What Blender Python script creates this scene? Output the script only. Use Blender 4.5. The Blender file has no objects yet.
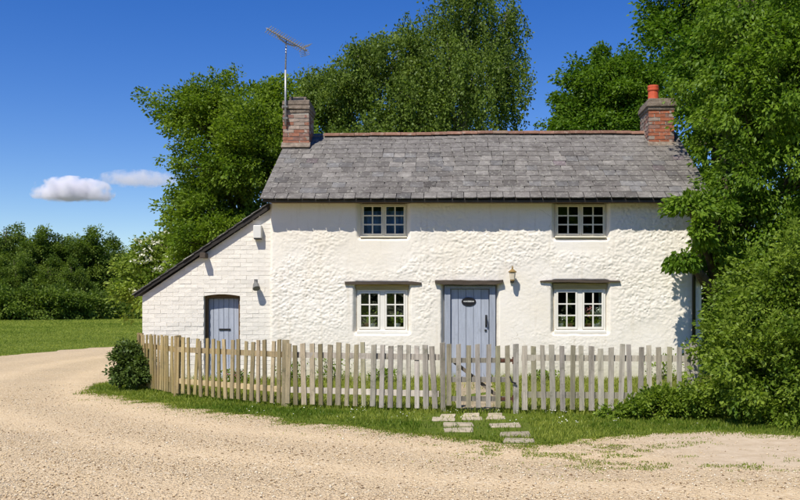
import bpy, math, random
import numpy as np
from mathutils import Vector, Matrix, Euler

R = math.radians
scene = bpy.context.scene
col = scene.collection
rng = np.random.default_rng(7)
random.seed(7)

# ------------------------------------------------------------------ camera
CAM_H, FPX, VX, VY = 1.55, 950.0, 455.0, 303.0       # eye height, focal length and vanishing point in photo pixels
cam = bpy.data.cameras.new('camera')
cam_o = bpy.data.objects.new('camera', cam); col.objects.link(cam_o)
cam.sensor_width = 36.0
cam.lens = 36.0 * FPX / 800.0
cam.shift_x = -(VX - 400) / 800.0
cam.shift_y = (VY - 250) / 800.0
cam.clip_start = 0.1; cam.clip_end = 20000
cam_o.location = (0, 0, CAM_H); cam_o.rotation_euler = (R(90), 0, 0)
scene.camera = cam_o

# ------------------------------------------------------------------ light
SUN = Vector((-0.52, -1.0, 1.62)).normalized()         # towards the sun
elev = math.asin(SUN.z)
az = math.atan2(SUN.x, SUN.y)                          # clockwise from +Y
world = bpy.data.worlds.new('World'); scene.world = world
world.use_nodes = True
wn = world.node_tree.nodes; wl = world.node_tree.links
wn.clear()
sky = wn.new('ShaderNodeTexSky'); sky.sky_type = 'NISHITA'; sky.sun_disc = False
sky.sun_elevation = elev; sky.sun_rotation = az
sky.altitude = 900; sky.air_density = 1.0; sky.dust_density = 0.25; sky.ozone_density = 3.2
hs = wn.new('ShaderNodeHueSaturation'); hs.inputs['Saturation'].default_value = 1.38; hs.inputs['Hue'].default_value = 0.519
bg = wn.new('ShaderNodeBackground'); bg.inputs['Strength'].default_value = 0.114
wo = wn.new('ShaderNodeOutputWorld')
wl.new(sky.outputs[0], hs.inputs['Color']); wl.new(hs.outputs[0], bg.inputs[0]); wl.new(bg.outputs[0], wo.inputs[0])
sun_d = bpy.data.lights.new('sun', 'SUN'); sun_d.energy = 5.0; sun_d.angle = R(0.53); sun_d.color = (1.0, 0.945, 0.84)
sun_o = bpy.data.objects.new('sun', sun_d); col.objects.link(sun_o)
sun_o.rotation_euler = SUN.to_track_quat('Z', 'Y').to_euler(); sun_o.location = (-8, -10, 22)
vs = scene.view_settings
vs.view_transform = 'Standard'; vs.look = 'None'; vs.exposure = 0.17; vs.gamma = 1.0; vs.use_curve_mapping = False
scene.cycles.use_denoising = True
scene.cycles.volume_bounces = 14
scene.cycles.transparent_max_bounces = 12
scene.cycles.max_bounces = 8

# ------------------------------------------------------------------ helpers
def X_(px, Y): return (px - VX) / FPX * Y
def Z_(py, Y): return CAM_H + (VY - py) / FPX * Y

def sstep(a, b, x):
    t = np.clip((x - a) / (b - a), 0, 1); return t * t * (3 - 2 * t)

_tab = np.random.default_rng(3).random((256, 256))
def vnoise(x, y, s=0):
    x = np.asarray(x, float) + s * 17.31; y = np.asarray(y, float) + s * 9.73
    xi = np.floor(x).astype(int); yi = np.floor(y).astype(int)
    fx = x - xi; fy = y - yi; fx = fx * fx * (3 - 2 * fx); fy = fy * fy * (3 - 2 * fy)
    g = lambda a, b: _tab[a & 255, b & 255]
    return (g(xi, yi) * (1 - fx) + g(xi + 1, yi) * fx) * (1 - fy) + (g(xi, yi + 1) * (1 - fx) + g(xi + 1, yi + 1) * fx) * fy
def fbm(x, y, s=0, o=4):
    a, t, k = 0.5, 0, 1.0
    for i in range(o):
        t = t + a * vnoise(np.asarray(x) * k, np.asarray(y) * k, s + i); a *= 0.5; k *= 2.03
    return t
_jx = np.random.default_rng(4).random((256, 256)); _jy = np.random.default_rng(5).random((256, 256))
def worley(x, y):
    xi = np.floor(x).astype(int); yi = np.floor(y).astype(int)
    f1 = np.full(x.shape, 9.0); f2 = np.full(x.shape, 9.0)
    for dx in (-1, 0, 1):
        for dy in (-1, 0, 1):
            cx = xi + dx; cy = yi + dy
            px = cx + _jx[cx & 255, cy & 255]; py = cy + _jy[cx & 255, cy & 255]
            d = np.hypot(px - x, py - y)
            f2 = np.where(d < f1, f1, np.minimum(f2, d)); f1 = np.minimum(f1, d)
    return f1, f2

FENCE = [(-5.78, 17.45), (-4.62, 15.8), (-2.54, 14.2), (-0.20, 13.5), (0.92, 13.42), (3.30, 13.15)]
def fence_y(x):
    return np.interp(x, [p[0] for p in FENCE], [p[1] for p in FENCE])
def ground_z(x, y):
    x = np.asarray(x, float); y = np.asarray(y, float)
    return 0.11 * sstep(0.12, 1.7, y - fence_y(x)) * sstep(-5.75, -5.0, x) * (1 - sstep(5.0, 6.5, x)) * (1 - sstep(26, 30, y))

def tag(o, label=None, cat=None, group=None, kind=None):
    if label: o['label'] = label
    if cat: o['category'] = cat
    if group: o['group'] = group
    if kind: o['kind'] = kind
    return o

def wloc(o):
    v = Vector(o.location)
    while o.parent: o = o.parent; v += Vector(o.location)
    return v

def link(name, me, parent=None, loc=None):
    o = bpy.data.objects.new(name, me); col.objects.link(o)
    if parent: o.parent = parent
    if loc is not None: o.location = loc
    return o

def empty(name, loc, label=None, cat=None, group=None):
    o = bpy.data.objects.new(name, None); col.objects.link(o); o.location = loc
    o.empty_display_size = 0.2
    return tag(o, label, cat, group)

def np_mesh(name, verts, faces, mat, tint=None, smooth=False):
    me = bpy.data.meshes.new(name)
    verts = np.asarray(verts, np.float32); faces = np.asarray(faces, np.int32)
    n, k = faces.shape
    me.vertices.add(len(verts)); me.vertices.foreach_set('co', verts.ravel())
    me.loops.add(n * k); me.loops.foreach_set('vertex_index', faces.ravel())
    me.polygons.add(n); me.polygons.foreach_set('loop_start', np.arange(0, n * k, k, dtype=np.int32))
    if smooth: me.polygons.foreach_set('use_smooth', np.ones(n, bool))
    me.update(calc_edges=True)
    if tint is not None:
        a = me.attributes.new('tint', 'FLOAT', 'POINT'); a.data.foreach_set('value', np.asarray(tint, np.float32))
    if mat: me.materials.append(mat)
    return me

class MB:
    """collects shapes in world coordinates, builds one mesh object"""
    def __init__(s): s.v = []; s.f = []
    def add(s, vs_, fs_):
        b = len(s.v); s.v += [tuple(v) for v in vs_]; s.f += [tuple(i + b for i in f) for f in fs_]; return s
    def box(s, x0, x1, y0, y1, z0, z1, jit=0.0):
        vs_ = [(x, y, z) for z in (z0, z1) for x, y in ((x0, y0), (x1, y0), (x1, y1), (x0, y1))]
        if jit: vs_ = [tuple(c + random.uniform(-jit, jit) for c in v) for v in vs_]
        return s.add(vs_, [(3, 2, 1, 0), (4, 5, 6, 7), (0, 1, 5, 4), (1, 2, 6, 5), (2, 3, 7, 6), (3, 0, 4, 7)])
    def prism(s, poly, y0, y1):                        # poly in XZ, extruded along Y
        n = len(poly)
        vs_ = [(x, y0, z) for x, z in poly] + [(x, y1, z) for x, z in poly]
        return s.add(vs_, [tuple(range(n)), tuple(range(2 * n - 1, n - 1, -1))] + [(i, i + n, (i + 1) % n + n, (i + 1) % n) for i in range(n)])
    def prismx(s, poly, x0, x1):                       # poly in YZ, extruded along X
        n = len(poly)
        vs_ = [(x0, y, z) for y, z in poly] + [(x1, y, z) for y, z in poly]
        return s.add(vs_, [tuple(range(n - 1, -1, -1)), tuple(range(n, 2 * n))] + [(i, (i + 1) % n, (i + 1) % n + n, i + n) for i in range(n)])
    def tube(s, pts, rad, n=8, cap=True):
        pts = [Vector(p) for p in pts]
        if not isinstance(rad, (list, tuple)): rad = [rad] * len(pts)
        b = len(s.v); up = Vector((0.31, 0.22, 0.92)).normalized()
        for i, p in enumerate(pts):
            d = (pts[min(i + 1, len(pts) - 1)] - pts[max(i - 1, 0)]).normalized()
            a = d.cross(up)
            if a.length < 0.15: a = d.cross(Vector((1, 0.1, 0)))
            a.normalize(); c = d.cross(a)
            for k in range(n):
                t = 2 * math.pi * k / n
                s.v.append(tuple(p + (a * math.cos(t) + c * math.sin(t)) * rad[i]))
        for i in range(len(pts) - 1):
            for k in range(n):
                k2 = (k + 1) % n
                s.f.append((b + i * n + k, b + i * n + k2, b + (i + 1) * n + k2, b + (i + 1) * n + k))
        if cap:
            s.f.append(tuple(b + k for k in range(n - 1, -1, -1))); e = b + (len(pts) - 1) * n
            s.f.append(tuple(e + k for k in range(n)))
        return s
    def lathe(s, c, prof, n=16):                       # prof: (radius, z)
        b = len(s.v)
        for r, z in prof:
            for k in range(n):
                t = 2 * math.pi * k / n; s.v.append((c[0] + r * math.cos(t), c[1] + r * math.sin(t), c[2] + z))
        for i in range(len(prof) - 1):
            for k in range(n):
                k2 = (k + 1) % n
                s.f.append((b + i * n + k, b + i * n + k2, b + (i + 1) * n + k2, b + (i + 1) * n + k))
        s.f.append(tuple(b + k for k in range(n - 1, -1, -1))); e = b + (len(prof) - 1) * n
        s.f.append(tuple(e + k for k in range(n)))
        return s
    def mesh(s, name, mat, off=(0, 0, 0), smooth=False):
        me = bpy.data.meshes.new(name)
        me.from_pydata([(v[0] - off[0], v[1] - off[1], v[2] - off[2]) for v in s.v], [], s.f)
        if smooth: me.polygons.foreach_set('use_smooth', [True] * len(me.polygons))
        me.update()
        if mat: me.materials.append(mat)
        return me
    def build(s, name, mat, parent=None, smooth=False, bevel=0.0, loc=None):
        base = wloc(parent) if parent else Vector((0, 0, 0))
        off = base + Vector(loc or (0, 0, 0)) if parent else Vector(loc or (0, 0, 0))
        o = link(name, s.mesh(name, mat, off, smooth), parent, loc)
        if bevel:
            m = o.modifiers.new('bevel', 'BEVEL'); m.width = bevel; m.segments = 2; m.limit_method = 'ANGLE'; m.harden_normals = False
        return o

# ------------------------------------------------------------------ materials
class NT:
    def __init__(s, name):
        s.m = bpy.data.materials.new(name); s.m.use_nodes = True; s.t = s.m.node_tree; s.t.nodes.clear()
        s.out = s.n('ShaderNodeOutputMaterial')
    def n(s, ty, **kw):
        nd = s.t.nodes.new(ty)
        for k, v in kw.items(): setattr(nd, k, v)
        return nd
    def l(s, a, b): s.t.links.new(a, b)
    def coord(s, which='Object', rnd=False):
        tc = s.n('ShaderNodeTexCoord')
        o = tc.outputs[which]
        if rnd:
            oi = s.n('ShaderNodeObjectInfo'); mul = s.n('ShaderNodeMath', operation='MULTIPLY'); mul.inputs[1].default_value = 37.0
            s.l(oi.outputs['Random'], mul.inputs[0])
            va = s.n('ShaderNodeVectorMath', operation='ADD'); s.l(o, va.inputs[0]); s.l(mul.outputs[0], va.inputs[1]); o = va.outputs[0]
        return o
    def noise(s, vec, scale, detail=4, rough=0.6, stretch=None):
        if stretch:
            mp = s.n('ShaderNodeMapping'); mp.inputs['Scale'].default_value = stretch; s.l(vec, mp.inputs[0]); vec = mp.outputs[0]
        t = s.n('ShaderNodeTexNoise'); t.inputs['Scale'].default_value = scale; t.inputs['Detail'].default_value = detail
        t.inputs['Roughness'].default_value = rough; s.l(vec, t.inputs['Vector']); return t.outputs['Fac']
    def ramp(s, fac, stops):
        r = s.n('ShaderNodeValToRGB'); e = r.color_ramp.elements
        while len(e) < len(stops): e.new(0.5)
        for el, (p, c) in zip(e, stops):
            el.position = p; el.color = (*c, 1) if len(c) == 3 else c
        s.l(fac, r.inputs[0]); return r.outputs[0]
    def mixc(s, fac, a, b, mode='MIX'):
        m = s.n('ShaderNodeMix', data_type='RGBA', blend_type=mode)
        for sock, val in ((m.inputs[0], fac), (m.inputs[6], a), (m.inputs[7], b)):
            if isinstance(val, (int, float)): sock.default_value = val
            elif isinstance(val, tuple): sock.default_value = (*val, 1)
            else: s.l(val, sock)
        return m.outputs[2]
    def math(s, op, a, b=None, clamp=False):
        m = s.n('ShaderNodeMath', operation=op, use_clamp=clamp)
        for sock, val in zip(m.inputs, (a, b)):
            if val is None: continue
            if isinstance(val, (int, float)): sock.default_value = val
            else: s.l(val, sock)
        return m.outputs[0]
    def bump(s, h, strength=0.4, dist=0.01):
        b = s.n('ShaderNodeBump'); b.inputs['Strength'].default_value = strength; b.inputs['Distance'].default_value = dist
        s.l(h, b.inputs['Height']); return b.outputs[0]
    def principled(s, c, rough=0.8, normal=None, spec=0.3, metal=0.0):
        p = s.n('ShaderNodeBsdfPrincipled')
        if isinstance(c, tuple): p.inputs['Base Color'].default_value = (*c, 1)
        else: s.l(c, p.inputs['Base Color'])
        if isinstance(rough, (int, float)): p.inputs['Roughness'].default_value = rough
        else: s.l(rough, p.inputs['Roughness'])
        p.inputs['Specular IOR Level'].default_value = spec; p.inputs['Metallic'].default_value = metal
        if normal is not None: s.l(normal, p.inputs['Normal'])
        s.l(p.outputs[0], s.out.inputs[0]); return s.m

def basic(name, c, rough=0.7, var=0.25, scale=6, bump=0.3, bdist=0.004, bscale=60, objcol=False, rnd=True, stretch=None, spec=0.3, metal=0.0, grime=None):
    t = NT(name); v = t.coord('Object', rnd)
    n = t.noise(v, scale, 5, 0.65, stretch)
    base = c
    if objcol:
        oi = t.n('ShaderNodeObjectInfo'); base = t.mixc(1.0, oi.outputs['Color'], c, 'MULTIPLY')
    lo = t.mixc(1.0, base, (1 - var,) * 3, 'MULTIPLY') ; hi = t.mixc(1.0, base, (1 + var * 0.6,) * 3, 'MULTIPLY')
    f = t.ramp(n, [(0.3, (0, 0, 0)), (0.7, (1, 1, 1))])
    cc = t.mixc(f, lo, hi)
    if grime:
        g = t.ramp(t.noise(v, grime[1], 5, 0.7), [(grime[2], (0, 0, 0)), (grime[2] + 0.14, (1, 1, 1))])
        cc = t.mixc(t.math('MULTIPLY', g, grime[3]), cc, grime[0])
    b = t.noise(v, bscale, 4, 0.7, stretch)
    return t.principled(cc, rough, t.bump(b, bump, bdist), spec, metal)

M = {}
def m_wall():
    t = NT('limewashed cob'); v = t.coord()
    n1 = t.noise(v, 0.9, 5, 0.6); n2 = t.noise(v, 9, 6, 0.7); n3 = t.noise(v, 55, 4, 0.7)
    c = t.mixc(t.ramp(n1, [(0.35, (0, 0, 0)), (0.7, (1, 1, 1))]), (0.82, 0.76, 0.65), (0.86, 0.815, 0.735))
    g = t.ramp(n2, [(0.62, (0, 0, 0)), (0.78, (1, 1, 1))])
    c = t.mixc(t.math('MULTIPLY', g, 0.35), c, (0.62, 0.57, 0.48))
    # algae-stained band of old paint low down and under the eaves: run-off stains with a shape of their own
    sp = t.n('ShaderNodeSeparateXYZ'); t.l(v, sp.inputs[0])
    low = t.ramp(t.math('ADD', sp.outputs['Z'], t.math('MULTIPLY', n2, 0.5)), [(0.40, (1, 1, 1)), (1.0, (0, 0, 0))])
    c = t.mixc(t.math('MULTIPLY', low, 0.7), c, (0.50, 0.47, 0.32))
    st = t.ramp(t.noise(v, 3.2, 5, 0.65, (3.0, 1.0, 0.22)), [(0.55, (0, 0, 0)), (0.72, (1, 1, 1))])            # old rain streaks
    c = t.mixc(t.math('MULTIPLY', st, 0.34), c, (0.58, 0.50, 0.36))
    pt = t.ramp(t.noise(v, 1.7, 6, 0.72), [(0.58, (0, 0, 0)), (0.66, (1, 1, 1))])                              # patched and re-limed areas
    c = t.mixc(t.math('MULTIPLY', pt, 0.45), c, (0.86, 0.80, 0.69))
    ck = t.n('ShaderNodeTexVoronoi', feature='DISTANCE_TO_EDGE'); ck.inputs['Scale'].default_value = 1.6
    wv = t.n('ShaderNodeVectorMath', operation='ADD'); nz = t.n('ShaderNodeTexNoise'); nz.inputs['Scale'].default_value = 4.0; nz.inputs['Detail'].default_value = 5
    t.l(v, nz.inputs['Vector']); sc_ = t.n('ShaderNodeVectorMath', operation='SCALE'); sc_.inputs['Scale'].default_value = 0.5; t.l(nz.outputs['Color'], sc_.inputs[0]); t.l(v, wv.inputs[0]); t.l(sc_.outputs[0], wv.inputs[1]); t.l(wv.outputs[0], ck.inputs['Vector'])
    cr_ = t.math('MULTIPLY', t.ramp(ck.outputs['Distance'], [(0.0, (1, 1, 1)), (0.012, (0, 0, 0))]), t.ramp(n1, [(0.5, (0, 0, 0)), (0.6, (1, 1, 1))]))
    c = t.mixc(t.math('MULTIPLY', cr_, 0.5), c, (0.40, 0.34, 0.25))
    hgt = t.math('ADD', t.math('MULTIPLY', n2, 0.6), t.math('MULTIPLY', n3, 0.4))
    return t.principled(c, 0.92, t.bump(hgt, 0.5, 0.014), 0.15)
M['wall'] = m_wall()
M['brickwhite'] = basic('painted brick', (0.83, 0.785, 0.70), 0.88, 0.08, 5, 0.6, 0.008, 26, objcol=True, grime=((0.58, 0.50, 0.38), 12, 0.63, 0.55))
M['mortarwhite'] = basic('painted mortar', (0.80, 0.755, 0.67), 0.9, 0.10, 6, 0.5, 0.006, 40, rnd=False)
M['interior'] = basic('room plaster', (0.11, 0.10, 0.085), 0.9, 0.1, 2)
def m_slate():
    t = NT('roof slate'); v = t.coord('Object', True); oi = t.n('ShaderNodeObjectInfo'); geo = t.n('ShaderNodeNewGeometry'); P = geo.outputs['Position']
    n = t.noise(v, 8, 6, 0.7)
    c = t.mixc(t.ramp(n, [(0.28, (0, 0, 0)), (0.72, (1, 1, 1))]), t.mixc(1.0, oi.outputs['Color'], (0.66, 0.66, 0.66), 'MULTIPLY'), t.mixc(1.0, oi.outputs['Color'], (1.28, 1.28, 1.28), 'MULTIPLY'))
    big = t.ramp(t.noise(P, 1.5, 7, 0.75), [(0.38, (0, 0, 0)), (0.62, (1, 1, 1))])                 # algae spread across many slates
    c = t.mixc(t.math('MULTIPLY', big, 0.7), c, (0.085, 0.074, 0.064))
    run_ = t.ramp(t.noise(P, 5.0, 5, 0.7, (1.0, 0.18, 0.18)), [(0.56, (0, 0, 0)), (0.70, (1, 1, 1))])
    c = t.mixc(t.math('MULTIPLY', run_, 0.35), c, (0.075, 0.068, 0.058))
    li = t.ramp(t.noise(P, 14, 6, 0.78), [(0.55, (0, 0, 0)), (0.64, (1, 1, 1))])
    c = t.mixc(t.math('MULTIPLY', li, 0.7), c, (0.40, 0.385, 0.325))
    b = t.noise(v, 26, 5, 0.75)
    return t.principled(c, 0.72, t.bump(b, 0.8, 0.010), 0.25)
M['slate'] = m_slate()
M['deck'] = basic('roof felt', (0.06, 0.055, 0.05), 0.9)
M['ridge'] = basic('ridge clay', (1, 1, 1), 0.85, 0.3, 9, 0.5, 0.006, 40, objcol=True, grime=((0.34, 0.31, 0.25), 9, 0.55, 0.7))
M['brick'] = basic('chimney brick', (1, 1, 1), 0.9, 0.3, 12, 0.6, 0.006, 50, objcol=True, grime=((0.42, 0.39, 0.33), 10, 0.57, 0.75))
M['mortar'] = basic('lime mortar', (0.40, 0.37, 0.31), 0.95, 0.25, 14, 0.7, 0.01, 50, rnd=False)
M['capstone'] = basic('weathered render', (0.22, 0.175, 0.135), 0.95, 0.5, 9, 0.9, 0.016, 40, grime=((0.40, 0.37, 0.30), 14, 0.57, 0.8))
M['terracotta'] = basic('terracotta', (0.60, 0.105, 0.045), 0.6, 0.2, 12, 0.2)
M['bluepaint'] = basic('blue-grey paint', (0.40, 0.435, 0.505), 0.65, 0.16, 5, 0.2, 0.003, 30, stretch=(6, 6, 0.6), objcol=True, grime=((0.22, 0.24, 0.28), 6, 0.56, 0.4))
M['whitepaint'] = basic('white gloss paint', (0.81, 0.78, 0.70), 0.45, 0.08, 6, 0.1)
M['creampaint'] = basic('aged cream paint', (0.80, 0.745, 0.59), 0.6, 0.12, 6, 0.15, objcol=True)
M['drip'] = basic('weathered lintel board', (0.085, 0.066, 0.050), 0.9, 0.4, 9, 0.6, 0.006, 40, stretch=(0.4, 4, 4), grime=((0.20, 0.18, 0.15), 9, 0.62, 0.5))
M['tanwood'] = basic('ochre painted head', (0.50, 0.38, 0.17), 0.7, 0.2, 6, 0.3, stretch=(0.4, 4, 4))
M['darkwood'] = basic('tarred board', (0.035, 0.03, 0.026), 0.8, 0.4, 9, 0.5, 0.005, 40)
M['brownwood'] = basic('brown door frame', (0.16, 0.10, 0.05), 0.7, 0.3, 8, 0.3, stretch=(4, 4, 0.4))
M['iron'] = basic('black iron', (0.02, 0.02, 0.021), 0.45, 0.3, 20, 0.2, spec=0.5)
M['rust'] = basic('rusty iron', (0.10, 0.042, 0.025), 0.85, 0.4, 25, 0.4)
M['alu'] = basic('dull aluminium', (0.42, 0.42, 0.43), 0.5, 0.2, 20, 0.1, metal=0.6)
M['brass'] = basic('aged brass', (0.36, 0.24, 0.09), 0.45, 0.3, 30, 0.1, metal=0.5)
M['lampglass'] = basic('cream lamp glass', (0.72, 0.63, 0.48), 0.2, 0.1, 30, 0.05)
M['white'] = basic('white plastic', (0.70, 0.69, 0.64), 0.4, 0.05, 6, 0.05)
M['grey'] = basic('grey cast metal', (0.16, 0.16, 0.15), 0.6, 0.2, 20, 0.2)
M['lens'] = basic('lamp lens', (0.10, 0.10, 0.10), 0.15, 0.1, 20, 0.05, spec=0.6)
M['plaque'] = basic('black plaque', (0.015, 0.015, 0.018), 0.35, 0.1, 20, 0.05, spec=0.5)
M['letter'] = basic('plaque lettering', (0.62, 0.63, 0.60), 0.5, 0.1, 20, 0.05)
M['wood'] = basic('fence wood', (1, 1, 1), 0.88, 0.38, 4, 0.7, 0.006, 16, objcol=True, stretch=(7, 7, 0.7), grime=((0.095, 0.10, 0.06), 6, 0.56, 0.6))
M['slab'] = basic('paving stone', (1, 1, 1), 0.95, 0.3, 9, 0.6, 0.008, 40, objcol=True, grime=((0.16, 0.16, 0.08), 7, 0.6, 0.6))
M['pot'] = basic('clay pot', (0.42, 0.22, 0.13), 0.8, 0.2, 20, 0.2)
M['potwhite'] = basic('white pot', (0.75, 0.74, 0.72), 0.4, 0.1, 20, 0.1)
M['petal'] = basic('pink petals', (0.72, 0.30, 0.30), 0.7, 0.2, 20, 0.1)
M['petalwhite'] = basic('white petals', (0.80, 0.79, 0.72), 0.7, 0.1, 20, 0.1)
M['sky_sheet'] = basic('blue blind', (0.15, 0.29, 0.62), 0.8, 0.15, 4, 0.2, stretch=(6, 6, 0.4))  # sky reflection in the upper-left panes, painted as a blue sheet
M['curtain'] = basic('pale curtain', (0.62, 0.62, 0.58), 0.9, 0.1, 6, 0.2, stretch=(8, 8, 0.4))
M['bark'] = basic('bark', (0.10, 0.078, 0.055), 0.95, 0.4, 5, 0.9, 0.03, 12, stretch=(3, 3, 0.6))
M['birchbark'] = basic('birch bark', (0.42, 0.40, 0.36), 0.9, 0.4, 4, 0.6, 0.02, 10, stretch=(0.6, 0.6, 4), grime=((0.05, 0.045, 0.04), 5, 0.55, 0.9))
M['twig'] = basic('dead twig', (0.24, 0.20, 0.16), 0.95, 0.3, 8)

def m_glass():
    t = NT('old window glass'); v = t.coord('Object', True)
    fr = t.n('ShaderNodeLayerWeight'); fr.inputs['Blend'].default_value = 0.5
    tr = t.n('ShaderNodeBsdfTransparent'); tr.inputs[0].default_value = (0.88, 0.92, 0.90, 1)
    gl = t.n('ShaderNodeBsdfGlossy'); gl.inputs['Roughness'].default_value = 0.02
    b = t.bump(t.noise(v, 5, 2, 0.5), 0.25, 0.01)
    t.l(b, gl.inputs['Normal'])
    mx = t.n('ShaderNodeMixShader'); f = t.math('ADD', t.math('MULTIPLY', t.math('POWER', fr.outputs['Facing'], 4.0), 0.7), 0.055, True)
    t.l(f, mx.inputs[0]); t.l(tr.outputs[0], mx.inputs[1]); t.l(gl.outputs[0], mx.inputs[2]); t.l(mx.outputs[0], t.out.inputs[0])
    return t.m
M['glass'] = m_glass()

def m_leaf(name, dark, light, trans=0.35, gloss=0.008):
    t = NT(name)
    at = t.n('ShaderNodeAttribute', attribute_name='tint')
    c = t.mixc(at.outputs['Fac'], dark, light)
    d = t.n('ShaderNodeBsdfDiffuse'); t.l(c, d.inputs[0])
    tl = t.n('ShaderNodeBsdfTranslucent')
    c2 = t.mixc(1.0, c, (1.15, 1.25, 0.55), 'MULTIPLY'); t.l(c2, tl.inputs[0])
    mx = t.n('ShaderNodeMixShader'); mx.inputs[0].default_value = trans
    t.l(d.outputs[0], mx.inputs[1]); t.l(tl.outputs[0], mx.inputs[2])
    g = t.n('ShaderNodeBsdfGlossy'); g.inputs['Roughness'].default_value = 0.45; g.inputs['Color'].default_value = (0.9, 0.95, 1, 1)
    m2 = t.n('ShaderNodeMixShader'); m2.inputs[0].default_value = gloss
    t.l(mx.outputs[0], m2.inputs[1]); t.l(g.outputs[0], m2.inputs[2]); t.l(m2.outputs[0], t.out.inputs[0])
    return t.m
M['leaf_ash'] = m_leaf('ash leaves', (0.085, 0.150, 0.012), (0.22, 0.305, 0.030), 0.42)
M['leaf_birch'] = m_leaf('birch leaves', (0.082, 0.130, 0.020), (0.200, 0.275, 0.048), 0.42)
M['leaf_oak'] = m_leaf('oak leaves', (0.055, 0.125, 0.010), (0.150, 0.245, 0.022), 0.38)
M['leaf_horn'] = m_leaf('hornbeam leaves', (0.075, 0.150, 0.012), (0.21, 0.315, 0.032), 0.42)
M['leaf_hedge'] = m_leaf('hedge leaves', (0.085, 0.150, 0.014), (0.26, 0.345, 0.045), 0.40)
M['leaf_dark'] = m_leaf('evergreen leaves', (0.045, 0.080, 0.016), (0.130, 0.185, 0.040), 0.25, 0.015)
M['leaf_far'] = m_leaf('woodland leaves', (0.062, 0.110, 0.015), (0.185, 0.250, 0.040), 0.40)
M['leaf_elder'] = m_leaf('elder leaves', (0.10, 0.165, 0.020), (0.29, 0.36, 0.065), 0.40)
M['grass'] = m_leaf('grass blades', (0.090, 0.160, 0.012), (0.34, 0.375, 0.065), 0.40)
M['lawn'] = m_leaf('dry lawn blades', (0.19, 0.235, 0.030), (0.40, 0.41, 0.10), 0.40)
M['flowerhead'] = m_leaf('white blossom', (0.62, 0.62, 0.48), (0.82, 0.82, 0.72), 0.2, 0.0)

def m_ground():
    t = NT('meadow grass'); v = t.coord()
    n1 = t.noise(v, 0.22, 4, 0.6); n2 = t.noise(v, 2.6, 6, 0.75); n3 = t.noise(v, 38, 4, 0.8)
    c = t.mixc(t.ramp(n1, [(0.35, (0, 0, 0)), (0.65, (1, 1, 1))]), (0.125, 0.185, 0.015), (0.21, 0.285, 0.028))
    c = t.mixc(t.ramp(n2, [(0.42, (0, 0, 0)), (0.68, (1, 1, 1))]), c, (0.22, 0.26, 0.05))
    gp = t.n('ShaderNodeVectorMath', operation='LENGTH'); t.l(v, gp.inputs[0])
    c = t.mixc(t.ramp(t.math('MULTIPLY', gp.outputs['Value'], 0.002), [(0.24, (0, 0, 0)), (0.32, (1, 1, 1))]), c, (0.035, 0.05, 0.025))   # distant ground darkened as woodland to cut green bounce onto the clouds
    c = t.mixc(t.math('MULTIPLY', t.ramp(n3, [(0.4, (0, 0, 0)), (0.65, (1, 1, 1))]), 0.5), c, (0.08, 0.12, 0.014))
    return t.principled(c, 0.95, t.bump(t.math('ADD', n2, n3), 0.9, 0.06), 0.1)
M['ground'] = m_ground()

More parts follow.
